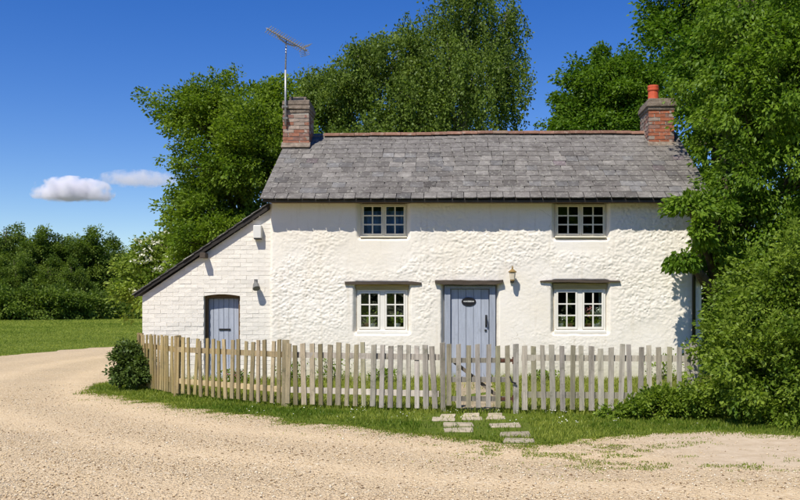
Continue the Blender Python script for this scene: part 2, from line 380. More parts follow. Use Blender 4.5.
def m_gravel():
    t = NT('flint gravel'); v = t.coord()
    n1 = t.noise(v, 0.5, 5, 0.6); n2 = t.noise(v, 4, 5, 0.7)
    def vor(sc):
        w = t.n('ShaderNodeTexVoronoi'); w.inputs['Scale'].default_value = sc; t.l(v, w.inputs['Vector']); return w
    v1 = vor(34); v2 = vor(75)
    sep = t.n('ShaderNodeSeparateColor'); t.l(v1.outputs['Color'], sep.inputs[0])
    sep2 = t.n('ShaderNodeSeparateColor'); t.l(v2.outputs['Color'], sep2.inputs[0])
    st = t.ramp(sep.outputs[0], [(0.0, (0.26, 0.17, 0.09)), (0.14, (0.44, 0.31, 0.18)), (0.3, (0.63, 0.475, 0.28)), (0.72, (0.73, 0.575, 0.365)), (1.0, (0.78, 0.70, 0.53))])
    fine = t.ramp(sep2.outputs[0], [(0.0, (0.50, 0.37, 0.225)), (0.5, (0.66, 0.505, 0.305)), (1.0, (0.75, 0.60, 0.385))])
    c = t.mixc(t.ramp(n2, [(0.45, (0, 0, 0)), (0.62, (1, 1, 1))]), fine, st)
    c = t.mixc(t.math('MULTIPLY', t.ramp(n1, [(0.38, (0, 0, 0)), (0.68, (1, 1, 1))]), 0.4), c, (0.71, 0.545, 0.34))
    # trodden earth beside the hedge: smoother, greyer
    sp = t.n('ShaderNodeSeparateXYZ'); t.l(v, sp.inputs[0])
    mx = t.math('ADD', sp.outputs['X'], t.math('MULTIPLY', n1, 1.6)); my = t.math('ADD', sp.outputs['Y'], t.math('MULTIPLY', n1, 1.6))
    e = t.math('MULTIPLY', t.ramp(t.math('MULTIPLY', mx, 0.1), [(0.25, (0, 0, 0)), (0.34, (1, 1, 1))]), t.ramp(t.math('MULTIPLY', my, 0.05), [(0.455, (0, 0, 0)), (0.505, (1, 1, 1))]))
    tk = t.n('ShaderNodeAttribute', attribute_name='tint').outputs['Fac']
    c = t.mixc(t.math('MULTIPLY', tk, 0.38), c, t.mixc(n2, (0.56, 0.425, 0.26), (0.74, 0.58, 0.37)))
    damp = t.ramp(t.noise(v, 0.33, 6, 0.7), [(0.52, (0, 0, 0)), (0.66, (1, 1, 1))])
    c = t.mixc(t.math('MULTIPLY', damp, 0.30), c, (0.46, 0.36, 0.24))
    earth = t.mixc(t.ramp(n2, [(0.35, (0, 0, 0)), (0.7, (1, 1, 1))]), (0.44, 0.345, 0.235), (0.58, 0.475, 0.345))
    c = t.mixc(t.math('MULTIPLY', e, 0.85), c, earth)
    h = t.math('SUBTRACT', 1.0, t.math('ADD', t.math('MULTIPLY', v1.outputs['Distance'], 0.7), t.math('MULTIPLY', v2.outputs['Distance'], 0.5)))
    h2 = t.math('ADD', t.math('MULTIPLY', h, t.math('SUBTRACT', 1.0, t.math('MULTIPLY', t.math('MAXIMUM', e, t.math('MULTIPLY', tk, 0.6)), 0.75))), t.math('MULTIPLY', n2, 0.8))
    return t.principled(c, 0.95, t.bump(h2, 1.0, 0.03), 0.12)
M['gravel'] = m_gravel()
def m_stone():
    t = NT('loose flints')
    at = t.n('ShaderNodeAttribute', attribute_name='tint')
    c = t.ramp(at.outputs['Fac'], [(0.0, (0.17, 0.11, 0.06)), (0.16, (0.30, 0.20, 0.11)), (0.24, (0.60, 0.45, 0.26)), (0.75, (0.70, 0.58, 0.385)), (1.0, (0.80, 0.72, 0.58))])
    return t.principled(c, 0.9, None, 0.2)
M['stone'] = m_stone()
M['earth'] = basic('trodden path', (0.36, 0.29, 0.19), 0.95, 0.35, 5, 0.8, 0.02, 30)

# ------------------------------------------------------------------ ground
xs = np.concatenate([[-4000, -900, -250, -90, -40, -20, -12, -9], np.arange(-8, 8.01, 0.2), [9, 12, 20, 40, 90, 250, 900, 4000]])
ys = np.concatenate([[-4000, -800, -200, -60, -20, 0, 5], np.arange(9, 19.01, 0.2), [20, 22, 24, 26, 27, 28, 29, 30, 33, 40, 60, 100, 200, 500, 1500, 6000]])
gx, gy = np.meshgrid(xs, ys)
gz = ground_z(gx, gy) - 0.006
nx = len(xs); ii = np.arange(len(ys) - 1)[:, None] * nx + np.arange(nx - 1)[None, :]
faces = np.stack([ii, ii + 1, ii + 1 + nx, ii + nx], -1).reshape(-1, 4)
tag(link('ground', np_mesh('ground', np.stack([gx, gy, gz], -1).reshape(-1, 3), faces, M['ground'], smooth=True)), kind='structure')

EDGE = [(12, 10.3), (7, 10.6), (4.6, 10.8), (3.96, 10.95), (3.16, 11.3), (2.27, 11.07), (1.63, 10.67), (1.13, 10.25), (0.49, 10.3), (-0.17, 10.75),
        (-0.92, 11.5), (-2.78, 12.85), (-4.5, 14.4), (-5.6, 15.5), (-6.45, 16.5), (-6.9, 18.0), (-6.6, 19.2), (-6.3, 21), (-6.2, 33)]
FAR = [(-11.3, 34.4), (-12.3, 33.7), (-13.0, 31.3), (-13.2, 27.3), (-14.2, 23.7), (-18, 19.5), (-30, 17)]
def wiggle(pts, step=0.06, amp=0.10, seed=0):
    out = []
    for (a, b), (c, d) in zip(pts[:-1], pts[1:]):
        L = math.hypot(c - a, d - b); n = max(1, int(L / step))
        for i in range(n):
            t = i / n; x = a + (c - a) * t; y = b + (d - b) * t
            nxv, nyv = -(d - b) / L, (c - a) / L
            w = (float(fbm(x * 1.7, y * 1.7, 11 + seed)) - 0.47) * 2 * amp * 2.2 + (float(vnoise(x * 7, y * 7, seed)) - 0.5) * amp * 1.3 + random.uniform(-1, 1) * amp * 0.3
            out.append((x + nxv * w, y + nyv * w))
    out.append(pts[-1]); return out
edge_w = wiggle(EDGE); edge_m = wiggle([(x, y + 0.24) if i < 13 else (x + 0.16, y + 0.14) if i < 16 else (x + 0.1, y) for i, (x, y) in enumerate(EDGE)]); far_w = wiggle(FAR, 0.4, 0.22, 3)
poly = edge_m + far_w + [(-30, 1.0), (12, 1.0)]
def inside(poly, x, y):
    x = np.asarray(x); y = np.asarray(y); r = np.zeros(x.shape, bool)
    P = np.array(poly); Q = np.roll(P, -1, 0)
    for (x1, y1), (x2, y2) in zip(P, Q):
        if y1 == y2: continue
        c = ((y1 > y) != (y2 > y)) & (x < (x2 - x1) * (y - y1) / (y2 - y1) + x1); r ^= c
    return r
CENTRE = [(9, 7.6), (4, 8.2), (0, 9.1), (-3.5, 11.2), (-6.6, 14.6), (-8.4, 18.5), (-9.4, 24), (-9.2, 33)]
def track(x, y):
    """0..1: how far the gravel is worn down by wheels along the line of the drive"""
    x = np.asarray(x, float); y = np.asarray(y, float); best = np.full(x.shape, 99.0)
    for (ax, ay_), (bx, by) in zip(CENTRE[:-1], CENTRE[1:]):
        dx, dy = bx - ax, by - ay_; t = np.clip(((x - ax) * dx + (y - ay_) * dy) / (dx * dx + dy * dy), 0, 1)
        best = np.minimum(best, np.hypot(x - ax - dx * t, y - ay_ - dy * t))
    w = best + 0.35 * (fbm(x * 0.7, y * 0.7, 33) - 0.47)
    return np.clip(np.exp(-((w - 0.8) / 0.34) ** 2) + 0.5 * np.exp(-((w - 2.3) / 0.4) ** 2), 0, 1)
from mathutils.geometry import delaunay_2d_cdt
qx, qy = np.meshgrid(np.arange(-16, 9, 0.27), np.arange(5.5, 34, 0.27)); qx = qx.ravel() + rng.uniform(-.06, .06, qx.size); qy = qy.ravel() + rng.uniform(-.06, .06, qy.size)
ok = inside(poly, qx, qy); pts = [Vector(p) for p in poly] + [Vector((a_, b_)) for a_, b_ in zip(qx[ok], qy[ok])]
n0 = len(poly)
cv, ce, cf = delaunay_2d_cdt(pts, [(i, (i + 1) % n0) for i in range(n0)], [], 2, 1e-4)[:3]
cen = np.array([sum((cv[i] for i in f), Vector((0, 0))) / len(f) for f in cf]); kf = inside(poly, cen[:, 0], cen[:, 1])
cva = np.array([(v.x, v.y, 0.0) for v in cv]); tris = np.array([f for f, k in zip(cf, kf) if k])
nrm = np.cross(cva[tris[:, 1]] - cva[tris[:, 0]], cva[tris[:, 2]] - cva[tris[:, 0]])[:, 2]
tris[nrm < 0] = tris[nrm < 0][:, ::-1]
me = np_mesh('gravel_drive', cva, tris, M['gravel'], track(cva[:, 0], cva[:, 1]))
tag(link('gravel_drive', me), kind='structure')

EPOLY = EDGE + FAR + [(-30, 1.0), (12, 1.0)]

# loose stones lying on the drive
def scatter_stones():
    n = 90000
    Y = 6.2 + (rng.random(n) ** 1.35) * 12.0; Xp = rng.uniform(-60, 860, n); X = (Xp - VX) / FPX * Y
    dens = fbm(X * 0.6, Y * 0.6, 21)
    keep = inside(EPOLY, X, Y) & (dens + rng.random(n) * 0.6 > 0.66) & ~((X > 1.9) & (Y > 8.9) & (rng.random(n) < 0.85)) & (rng.random(n) > 0.6 * track(X, Y))
    X, Y = X[keep], Y[keep]; n = len(X)
    s = 0.0035 + 0.010 * rng.random(n) ** 2.4
    base = np.array([(1, 0, 0), (0.3, 0.9, 0), (-0.8, 0.5, 0), (-0.7, -0.7, 0), (0.4, -0.9, 0), (0.05, 0.1, 0.75), (0, 0, -0.5)])
    ang = rng.uniform(0, 6.28, n); ca, sa = np.cos(ang), np.sin(ang)
    sc = np.stack([s * rng.uniform(0.9, 1.6, n), s * rng.uniform(0.7, 1.1, n), s * rng.uniform(0.6, 1.0, n)], -1)
    L = base[None] * sc[:, None] * rng.uniform(0.8, 1.2, (n, 7, 1))
    v = np.stack([L[..., 0] * ca[:, None] - L[..., 1] * sa[:, None] + X[:, None], L[..., 0] * sa[:, None] + L[..., 1] * ca[:, None] + Y[:, None], L[..., 2] + s[:, None] * 0.2 + 0.001], -1)
    fs = np.array([(0, 1, 5), (1, 2, 5), (2, 3, 5), (3, 4, 5), (4, 0, 5), (1, 0, 6), (2, 1, 6), (3, 2, 6), (4, 3, 6), (0, 4, 6)])
    f = (np.arange(n)[:, None, None] * 7 + fs[None]).reshape(-1, 3)
    t = np.repeat(rng.random(n), 7)
    tag(link('gravel_stones', np_mesh('gravel_stones', v.reshape(-1, 3), f, M['stone'], t)), 'small loose tan flints scattered over the gravel drive', 'gravel', kind='stuff')
scatter_stones()

# ------------------------------------------------------------------ grass
def blades(name, X, Y, H, W, label, tint=None, mat='grass'):
    n = len(X); Z = ground_z(X, Y) - 0.008
    a = rng.uniform(0, 6.28, n); lean = rng.uniform(0.05, 0.75, n) * H; b = rng.uniform(0, 6.28, n)
    dx, dy = np.cos(a) * W / 2, np.sin(a) * W / 2
    mid = 0.55
    P = np.stack([
        np.stack([X - dx, Y - dy, Z], -1), np.stack([X + dx, Y + dy, Z], -1),
        np.stack([X + dx * 0.8 + np.cos(b) * lean * 0.3, Y + dy * 0.8 + np.sin(b) * lean * 0.3, Z + H * mid], -1),
        np.stack([X - dx * 0.8 + np.cos(b) * lean * 0.3, Y - dy * 0.8 + np.sin(b) * lean * 0.3, Z + H * mid], -1),
        np.stack([X + np.cos(b) * lean, Y + np.sin(b) * lean, Z + H * rng.uniform(0.8, 1, n)], -1)], 1)
    o = np.arange(n)[:, None] * 5
    f = np.concatenate([o + np.array([0, 1, 2]), o + np.array([0, 2, 3]), o + np.array([3, 2, 4])])
    if tint is None: tint = np.clip(fbm(X * 1.1, Y * 1.6, 31) * 2.2 - 0.6 + rng.normal(0, 0.25, n), 0, 1)
    return tag(link(name, np_mesh(name, P.reshape(-1, 3), f, M[mat], np.repeat(tint, 5))), label, 'grass', kind='stuff')

def verge():
    n = 210000
    X = rng.uniform(-7.2, 7, n); Y = rng.uniform(9.6, 18.6, n)
    sd = inside(EPOLY, X, Y)
    fy = fence_y(X)
    edge = np.interp(X, [p[0] for p in EDGE[:14]][::-1], [p[1] for p in EDGE[:14]][::-1])
    d_in = Y - edge                                      # metres behind the gravel edge
    patch = fbm(X * 2.2, Y * 2.2, 41)
    clumpy = fbm(X * 4.5, Y * 4.5, 43) - 0.47; jx, jy = rng.normal(0, 0.05, n) + clumpy * 0.3, rng.normal(0, 0.07, n) + clumpy * 0.9
    sd = inside(edge_w + far_w + [(-30, 1.0), (12, 1.0)], X + jx, Y + jy)
    keep = (~sd) & ((Y < fy + 0.25) | (X < -5.8)) & ((X < 5.5) | (rng.random(n) < 0.4))
    keep &= (rng.random(n) < sstep(-0.25, 0.40, d_in + (patch - 0.47) * 0.9)) | ((X < -4.9) & (rng.random(n) < 0.8))
    # slabs stay clear
    keep &= ~((X > -0.45) & (X < 0.95) & (Y > 11.05) & (Y < 13.3) & (rng.random(n) < 0.86))
    X1, Y1 = X[keep], Y[keep]; d1 = d_in[keep]
    H = rng.uniform(0.02, 0.055, len(X1)) * (0.55 + 0.75 * sstep(0.0, 0.8, d1)); near_f = np.abs(Y1 - fence_y(X1)) < 0.14
    H = np.where(near_f, H * rng.uniform(1.0, 2.0, len(X1)), H)
    blades('verge_grass', X1, Y1, H, rng.uniform(0.006, 0.012, len(X1)), 'short green grass verge between the gravel and the picket fence')
    # weedy tufts straying on to the gravel
    n = 300000
    X = rng.uniform(-6, 5.5, n); Y = rng.uniform(8.2, 15.5, n)
    edge = np.interp(X, [p[0] for p in EDGE[:14]][::-1], [p[1] for p in EDGE[:14]][::-1]); d = edge - Y
    p = fbm(X * 1.3, Y * 2.6, 53); p2 = fbm(X * 5, Y * 7, 52)
    tongue = np.exp(-((X - 2.1) / 0.8) ** 2 - ((Y - 9.5) / 0.75) ** 2) + 0.8 * np.exp(-((X - 1.0) / 0.8) ** 2 - ((Y - 10.0) / 0.45) ** 2)
    pr = np.clip((p - 0.40) * 6, 0, 1) * np.clip((p2 - 0.42) * 7, 0, 1) * (np.exp(-np.abs(d) / 0.30) * 0.9 + 5.0 * tongue)
    keep = (d > -0.1) & (rng.random(n) < pr)
    X1, Y1 = X[keep], Y[keep]
    blades('weed_tufts', X1, Y1, rng.uniform(0.010, 0.034, len(X1)), rng.uniform(0.006, 0.012, len(X1)), 'thin weedy grass patches straying onto the gravel', tint=np.clip(0.55 + rng.normal(0, 0.28, len(X1)), 0, 1))
    # stragglers along the broken edge of the turf
    E = np.array(edge_m); E = E[(E[:, 1] < 19)]; k = rng.integers(0, len(E) - 1, 60000); t_ = rng.random(60000)[:, None]
    Q = E[k] * (1 - t_) + E[k + 1] * t_; cl = fbm(Q[:, 0] * 3.1, Q[:, 1] * 3.1, 45) - 0.45
    off = np.abs(rng.normal(0, 0.13, 60000)) * (1 + 3 * np.clip(cl, 0, 1)); kp = rng.random(60000) < np.clip(0.30 + cl * 4.5, 0.03, 1)
    X1 = (Q[:, 0] - off * 0.45 + rng.normal(0, 0.03, 60000))[kp]; Y1 = (Q[:, 1] - off * 0.9 + 0.06)[kp]
    blades('edge_grass', X1, Y1, rng.uniform(0.012, 0.04, len(X1)), rng.uniform(0.006, 0.012, len(X1)), 'ragged fringe of turf creeping onto the gravel edge', tint=np.clip(0.45 + rng.normal(0, 0.28, len(X1)), 0, 1))
    # front garden
    n = 60000
    X = rng.uniform(-5.6, 4.8, n); Y = rng.uniform(13.2, 17.5, n)
    keep = (Y > fence_y(X) + 0.05) & ~((np.abs(X - 0.33) < 0.33) & (rng.random(n) < 0.93)) & ((Y > 15.7) | (X > -4.6))
    X1, Y1 = X[keep], Y[keep]
    H = rng.uniform(0.04, 0.10, len(X1)) * (0.6 + fbm(X1, Y1, 61)) ; H = np.where(Y1 > 17.0, H * 1.8, H)
    blades('garden_grass', X1, Y1, H, rng.uniform(0.007, 0.013, len(X1)), 'yellow-green lawn between the picket fence and the cottage wall', mat='lawn',
           tint=np.clip(0.55 + rng.normal(0, 0.25, len(X1)), 0, 1))
    # meadow beyond the drive
    n = 170000
    Y = 22 + (rng.random(n) ** 1.6) * 74; X = (rng.uniform(-330, 165, n) - VX) / FPX * Y
    keep = ~inside(EPOLY, X, Y)
    X1, Y1 = X[keep], Y[keep]; k = np.clip(Y1 / 40, 0.8, 2.2)
    blades('meadow_grass', X1, Y1, rng.uniform(0.025, 0.06, len(X1)) * k, rng.uniform(0.015, 0.03, len(X1)) * k, 'mown green meadow beyond the gravel drive',
           tint=np.clip(fbm(X1 * 0.3, Y1 * 0.3, 71) * 1.3 + 0.12 + rng.normal(0, 0.15, len(X1)), 0, 1))
verge()

# daisies in the verge
def daisies():
    n = 170
    X = np.concatenate([rng.normal(-0.9, 0.7, 70), rng.normal(1.35, 0.35, 60), rng.uniform(-4, 3, 40)]); Y = fence_y(X) - rng.uniform(0.15, 1.6, n)
    keep = ~inside(EPOLY, X, Y - 0.15); X, Y = X[keep], Y[keep]; n = len(X)
    r = rng.uniform(0.005, 0.010, n); Z = ground_z(X, Y) + rng.uniform(0.05, 0.085, n)
    t = np.arange(6) / 6 * 6.283
    v = np.stack([X[:, None] + r[:, None] * np.cos(t), Y[:, None] + r[:, None] * np.sin(t), Z[:, None] + r[:, None] * 0.5 * np.sin(t + X[:, None] * 9)], -1)
    f = np.arange(n * 6).reshape(n, 6)
    tag(link('daisies', np_mesh('daisies', v.reshape(-1, 3), f, M['flowerhead'], np.ones(n * 6) * 0.8)), 'tiny white daisies dotted through the verge', 'flowers', kind='stuff')
daisies()

# ------------------------------------------------------------------ paving slabs before the gate, trodden path behind it
path = empty('garden_path', (0.3, 12.4, 0)); path['kind'] = 'structure'
for i, (px0, px1, py) in enumerate([(432, 455, 419.5), (462, 482, 418.5), (486, 505, 417.5), (440, 455, 416), (463, 480, 415.6), (488, 502, 415.2),
                                    (443, 474, 425), (490, 520, 425.5), (444, 473, 430), (500, 530, 434.5), (504, 534, 441)]):
    Y = CAM_H * FPX / (py - VY); x0, x1 = X_(px0, Y), X_(px1, Y); dp = 0.12 + 0.05 * random.random()
    cx, cy = (x0 + x1) / 2, Y
    m = MB().box(x0, x1, cy - dp, cy + dp, -0.03, 0.013, 0.012)
    s = m.build('slab', M['slab'], path, bevel=0.012, loc=(cx - 0.3, cy - 12.4, 0))
    s.rotation_euler = (random.uniform(-.015, .015), random.uniform(-.015, .015), random.uniform(-.06, .06))
    g = random.uniform(0.40, 0.50); s.color = (g, g * 0.85, g * 0.60, 1) if i < 9 else (g * 0.8, g * 0.68, g * 0.48, 1)
pm = wiggle([(0.03, 13.55), (0.05, 15.5), (-0.02, 17.5)], 0.15, 0.05, 5) + wiggle([(0.62, 17.5), (0.68, 15.5), (0.66, 13.55)], 0.15, 0.05, 7)
me = bpy.data.meshes.new('earth_path'); me.from_pydata([(x, y, float(ground_z(x, y)) + 0.002) for x, y in pm], [], [tuple(range(len(pm)))]); me.update()
me.materials.append(M['earth'])
tag(link('earth_path', me), kind='structure')

# ------------------------------------------------------------------ the cottage
WY = 17.6; WL, WR, WT = -3.44, 4.58, 3.56
cottage = empty('cottage', (0.5, 20.0, 0.0), 'white rough-walled cottage with grey slate roof and brick lean-to', 'cottage')
W_ = WY / FPX
def ox(px): return (px - VX) * W_
def oz(py): return CAM_H + (VY - py) * W_
OPEN = [  # x0, x1, z0, z1, recess
    (ox(357), ox(407), oz(331), oz(285.5), 0.15),
    (ox(555), ox(606), oz(331), oz(283.5), 0.15),
    (ox(361), ox(406), oz(236), 3.62, 0.12),
    (ox(556), ox(606), oz(237), 3.62, 0.12),
    (ox(445), ox(495), -0.2, oz(285), 0.16)]
def front_wall():
    step = 0.0145
    xs = np.arange(WL, WR + 1e-6, step); zs = np.arange(-0.05, WT + 1e-6, step)
    x, z = np.meshgrid(xs, zs)
    w1, w2 = worley(x / 0.085 + 0.7 * fbm(x * 7, z * 7, 1), z / 0.055 + 0.7 * fbm(x * 7, z * 7, 2))
    w3, _ = worley(x / 0.05 + 5, z / 0.04)
    rough = sstep(0.36, 0.58, fbm(x * 0.8, z * 1.1, 81)) * (0.25 + 0.75 * sstep(0.5, 1.5, z))                      # some stretches are plastered smoother
    pit = sstep(0.30, 0.12, w1) * sstep(0.55, 0.66, vnoise(x * 9, z * 12, 15))
    lump = 0.011 * (1 - np.clip(w1, 0, 1)) ** 0.8 + 0.006 * (1 - np.clip(w3, 0, 1)) + 0.015 * (fbm(x * 4, z * 6, 3) - 0.47) + 0.019 * (fbm(x * 27, z * 33, 6, 3) - 0.45) - 0.013 * pit
    amp = np.ones_like(x); rec = np.zeros_like(x); hole = np.zeros_like(x, bool)
    for (a, b, c, d, r) in OPEN:
        dx = np.maximum(a - x, x - b); dz = np.maximum(c - z, z - d)
        dd = np.where((dx > 0) & (dz > 0), np.hypot(dx, dz), np.maximum(dx, dz)) + 0.018 * (fbm(x * 6, z * 6, 9) - 0.47)
        amp *= 0.18 + 0.82 * sstep(0.03, 0.32, dd)
        # plastered apron below upper windows
        if c > 2: amp *= 1 - 0.85 * sstep(-0.05, 0.02, b - x + 0.0) * sstep(-0.05, 0.02, x - a) * sstep(c - 0.36, c - 0.22, z)
        rec = np.maximum(rec, r * (1 - sstep(-0.02, 0.085, dd)) ** 0.8)
        hole |= (dx < -0.012) & (dz < -0.012)
    bow = 0.05 * (fbm(x * 0.55, z * 0.7, 12, 2) - 0.4)
    h = lump * amp * (0.22 + 0.85 * rough) + bow * sstep(0.0, 0.5, np.minimum(x - WL, WR - x)) - rec
    rnd = 0.06 * (1 - sstep(0.0, 0.07, x - WL)) ** 2 + 0.06 * (1 - sstep(0.0, 0.07, WR - x)) ** 2
    y = WY - h + rnd
    nx = len(xs); nz = len(zs)
    ii = np.arange(nz - 1)[:, None] * nx + np.arange(nx - 1)[None, :]
    hf = hole[:-1, :-1] & hole[1:, :-1] & hole[:-1, 1:] & hole[1:, 1:]
    f = np.stack([ii, ii + 1, ii + 1 + nx, ii + nx], -1)[~hf]
    v = np.stack([x, y, z], -1).reshape(-1, 3) - np.array(cottage.location)
    used = np.unique(f); mp = np.zeros(len(v), int); mp[used] = np.arange(len(used))
    return link('front_wall', np_mesh('front_wall', v[used], mp[f], M['wall'], smooth=True), cottage)
front_wall()

# inner leaf of the front wall, so the rooms are closed between the openings
m = MB(); cuts = sorted({WL, WR} | {o[0] for o in OPEN} | {o[1] for o in OPEN})
for a, b in zip(cuts[:-1], cuts[1:]):
    c = (a + b) / 2; spans = sorted((max(o[2], 0.0), min(o[3], WT)) for o in OPEN if o[0] < c < o[1])
    z = 0.0
    for s0, s1 in spans + [(WT - 0.1, WT - 0.1)]:
        if s0 - z > 0.02: m.box(a, b, WY + 0.20, WY + 0.34, z, s0)
        z = s1
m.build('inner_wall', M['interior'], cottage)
RID_Y, RID_Z, EAV_Y, EAV_Z = 20.2, 5.12, 17.24, 3.45
BACK = 2 * RID_Y - EAV_Y
for xa, xb in ((WL + 0.02, WL + 0.3), (WR - 0.3, WR - 0.02)):
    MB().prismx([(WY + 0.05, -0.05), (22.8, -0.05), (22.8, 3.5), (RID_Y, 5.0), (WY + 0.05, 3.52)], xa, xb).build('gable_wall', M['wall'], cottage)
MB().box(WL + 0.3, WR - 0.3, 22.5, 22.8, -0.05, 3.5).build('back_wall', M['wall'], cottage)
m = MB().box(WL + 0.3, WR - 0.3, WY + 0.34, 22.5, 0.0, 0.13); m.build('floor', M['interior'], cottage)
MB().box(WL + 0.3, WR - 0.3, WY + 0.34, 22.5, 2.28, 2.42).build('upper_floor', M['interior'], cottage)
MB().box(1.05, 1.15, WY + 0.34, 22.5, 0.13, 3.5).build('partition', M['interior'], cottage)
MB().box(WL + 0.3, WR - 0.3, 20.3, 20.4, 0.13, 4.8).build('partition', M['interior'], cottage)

# roof
RX0, RX1 = -3.55, 4.70
PITCH = math.atan2(RID_Z - EAV_Z, RID_Y - EAV_Y); SL = math.hypot(RID_Z - EAV_Z, RID_Y - EAV_Y)
roof = MB()
d = 0.055
roof.prismx([(EAV_Y + 0.07, EAV_Z - d + 0.03), (RID_Y, RID_Z - d), (BACK - 0.02, EAV_Z - d), (BACK - 0.02, EAV_Z - d - 0.05), (RID_Y, RID_Z - d - 0.1), (EAV_Y + 0.07, EAV_Z - d - 0.01)], RX0 + 0.04, RX1 - 0.04)
roof = roof.build('roof', M['deck'], cottage)
def sag(x): return 0.010 * math.sin(x * 1.1 + 0.6) + 0.006 * math.sin(x * 2.7) + 0.008 * (x - 0.5)
GA = SL / 13.0
base_w = 0.245
var = []
for k in range(5):
    w = base_w * 0.5 - 0.004; L = GA * 1.75; T = 0.017
    r1, r2 = random.uniform(0, 0.012), random.uniform(0, 0.012)
    poly = [(-w, -0.0 + r1), (-w * 0.4, random.uniform(-.006, .006)), (w * 0.5, random.uniform(-.006, .006)), (w, r2), (w, L), (-w, L)]
    n = len(poly)
    mm = MB().add([(x, y, 0) for x, y in poly] + [(x, y, T) for x, y in poly], [tuple(range(n - 1, -1, -1)), tuple(range(n, 2 * n))] + [(i, (i + 1) % n, (i + 1) % n + n, i + n) for i in range(n)])
    var.append(mm.mesh('slate', M['slate']))
ca, sa = math.cos(PITCH), math.sin(PITCH)
cw = np.array(cottage.location)
rest_v, rest_f, count = [], [], 0
def slate_colour():
    g = random.gauss(0.188, 0.036); q = random.random()
    if q < 0.03: g *= 0.75; return (g * 1.12, g * 0.90, g * 0.92)
    if q < 0.15: return (g * 1.03, g, g * 0.95)
    return (g * 1.08, g, g * 0.89)
bcol = []
for row in range(13):
    x = RX0 + (0 if row % 2 else base_w * 0.5) - base_w * 0.5 * (0 if row % 2 else 1)
    first = True
    while x < RX1 - 0.02:
        w = base_w * random.uniform(0.86, 1.12)
        if first and row % 2: w *= 0.55
        first = False
        w = min(w, RX1 - x)
        if RX1 - (x + w) < 0.09: w = RX1 - x
        cx = x + w / 2; s = row * GA + random.uniform(-0.008, 0.008)
        lift = 0.0
        z = EAV_Z + sa * s + sag(cx) * min(1, 0.4 + row / 12); y = EAV_Y + ca * s
        if row and random.random() < 0.035: s -= random.uniform(0.015, 0.05)
        z = EAV_Z + sa * s + sag(cx) * min(1, 0.4 + row / 12); y = EAV_Y + ca * s
        rot = Euler((PITCH - 0.030 + random.uniform(-.006, .006), random.uniform(-.008, .008), random.gauss(0, .012)))
        chim = (y > 19.35 and (cx < -3.0 or cx > 4.0))
        if count < 300:
            o = link('slate', random.choice(var), roof, (cx - cw[0], y - cw[1], z - cw[2]))
            o.rotation_euler = rot; o.scale = (w / base_w, 1, 1); o.color = (*slate_colour(), 1); count += 1
        else:
            mt = Matrix.Translation((cx - cw[0], y - cw[1], z - cw[2])) @ rot.to_matrix().to_4x4() @ Matrix.Diagonal((w / base_w, 1, 1, 1))
            src = random.choice(var); b = len(rest_v)
            rest_v += [tuple(mt @ v.co) for v in src.vertices]; rest_f += [tuple(i + b for i in p.vertices) for p in src.polygons]
        x += w + 0.003
me = bpy.data.meshes.new('upper_slates'); me.from_pydata(rest_v, [], rest_f); me.update(); me.materials.append(M['slate'])
us = tag(link('upper_slates', me, roof), kind='stuff'); us.color = (0.205, 0.19, 0.172, 1)
# back slope
MB().prismx([(RID_Y, RID_Z - 0.05), (RID_Y, RID_Z), (BACK, EAV_Z), (BACK, EAV_Z - 0.05)], RX0, RX1).build('back_slope', M['slate'], roof).color = (0.2, 0.19, 0.18, 1)
# ridge tiles
L = 0.32; x = -2.78; rv = []
for k in range(3):
    mm = MB(); n = 7; r = 0.088
    prof = [(r * math.cos(math.pi * i / (n - 1)) * 1.05, r * 0.85 * math.sin(math.pi * i / (n - 1))) for i in range(n)]
    prof2 = [((r - .02) * math.cos(math.pi * i / (n - 1)) * 1.05, (r - .02) * 0.85 * math.sin(math.pi * i / (n - 1))) for i in range(n)][::-1]
    mm.prismx([(p[0], p[1]) for p in prof + prof2], -L / 2, L / 2); rv.append(mm.mesh('ridge_tile', M['ridge']))
while x < 4.0:
    o = link('ridge_tile', random.choice(rv), roof, (x + L / 2 - cw[0], RID_Y - cw[1], RID_Z + 0.005 + sag(x) - cw[2] + random.uniform(-.005, .005)))
    o.rotation_euler = (0, random.uniform(-.02, .02), random.uniform(-.02, .02))
    g = random.uniform(0.75, 1.2); o.color = (0.235 * g, 0.125 * g, 0.085 * g, 1) if random.random() < .75 else (0.25 * g, 0.17 * g, 0.12 * g, 1)
    x += L + 0.006
# eaves board and wall plate under the slates
MB().box(RX0 + 0.1, RX1 - 0.1, EAV_Y + 0.10, EAV_Y + 0.13, EAV_Z - 0.04, EAV_Z - 0.015).build('eaves_board', M['brownwood'], cottage)
MB().box(WL + 0.05, WR - 0.05, EAV_Y + 0.13, WY + 0.04, EAV_Z - 0.055, EAV_Z - 0.035).build('soffit', M['brownwood'], cottage)

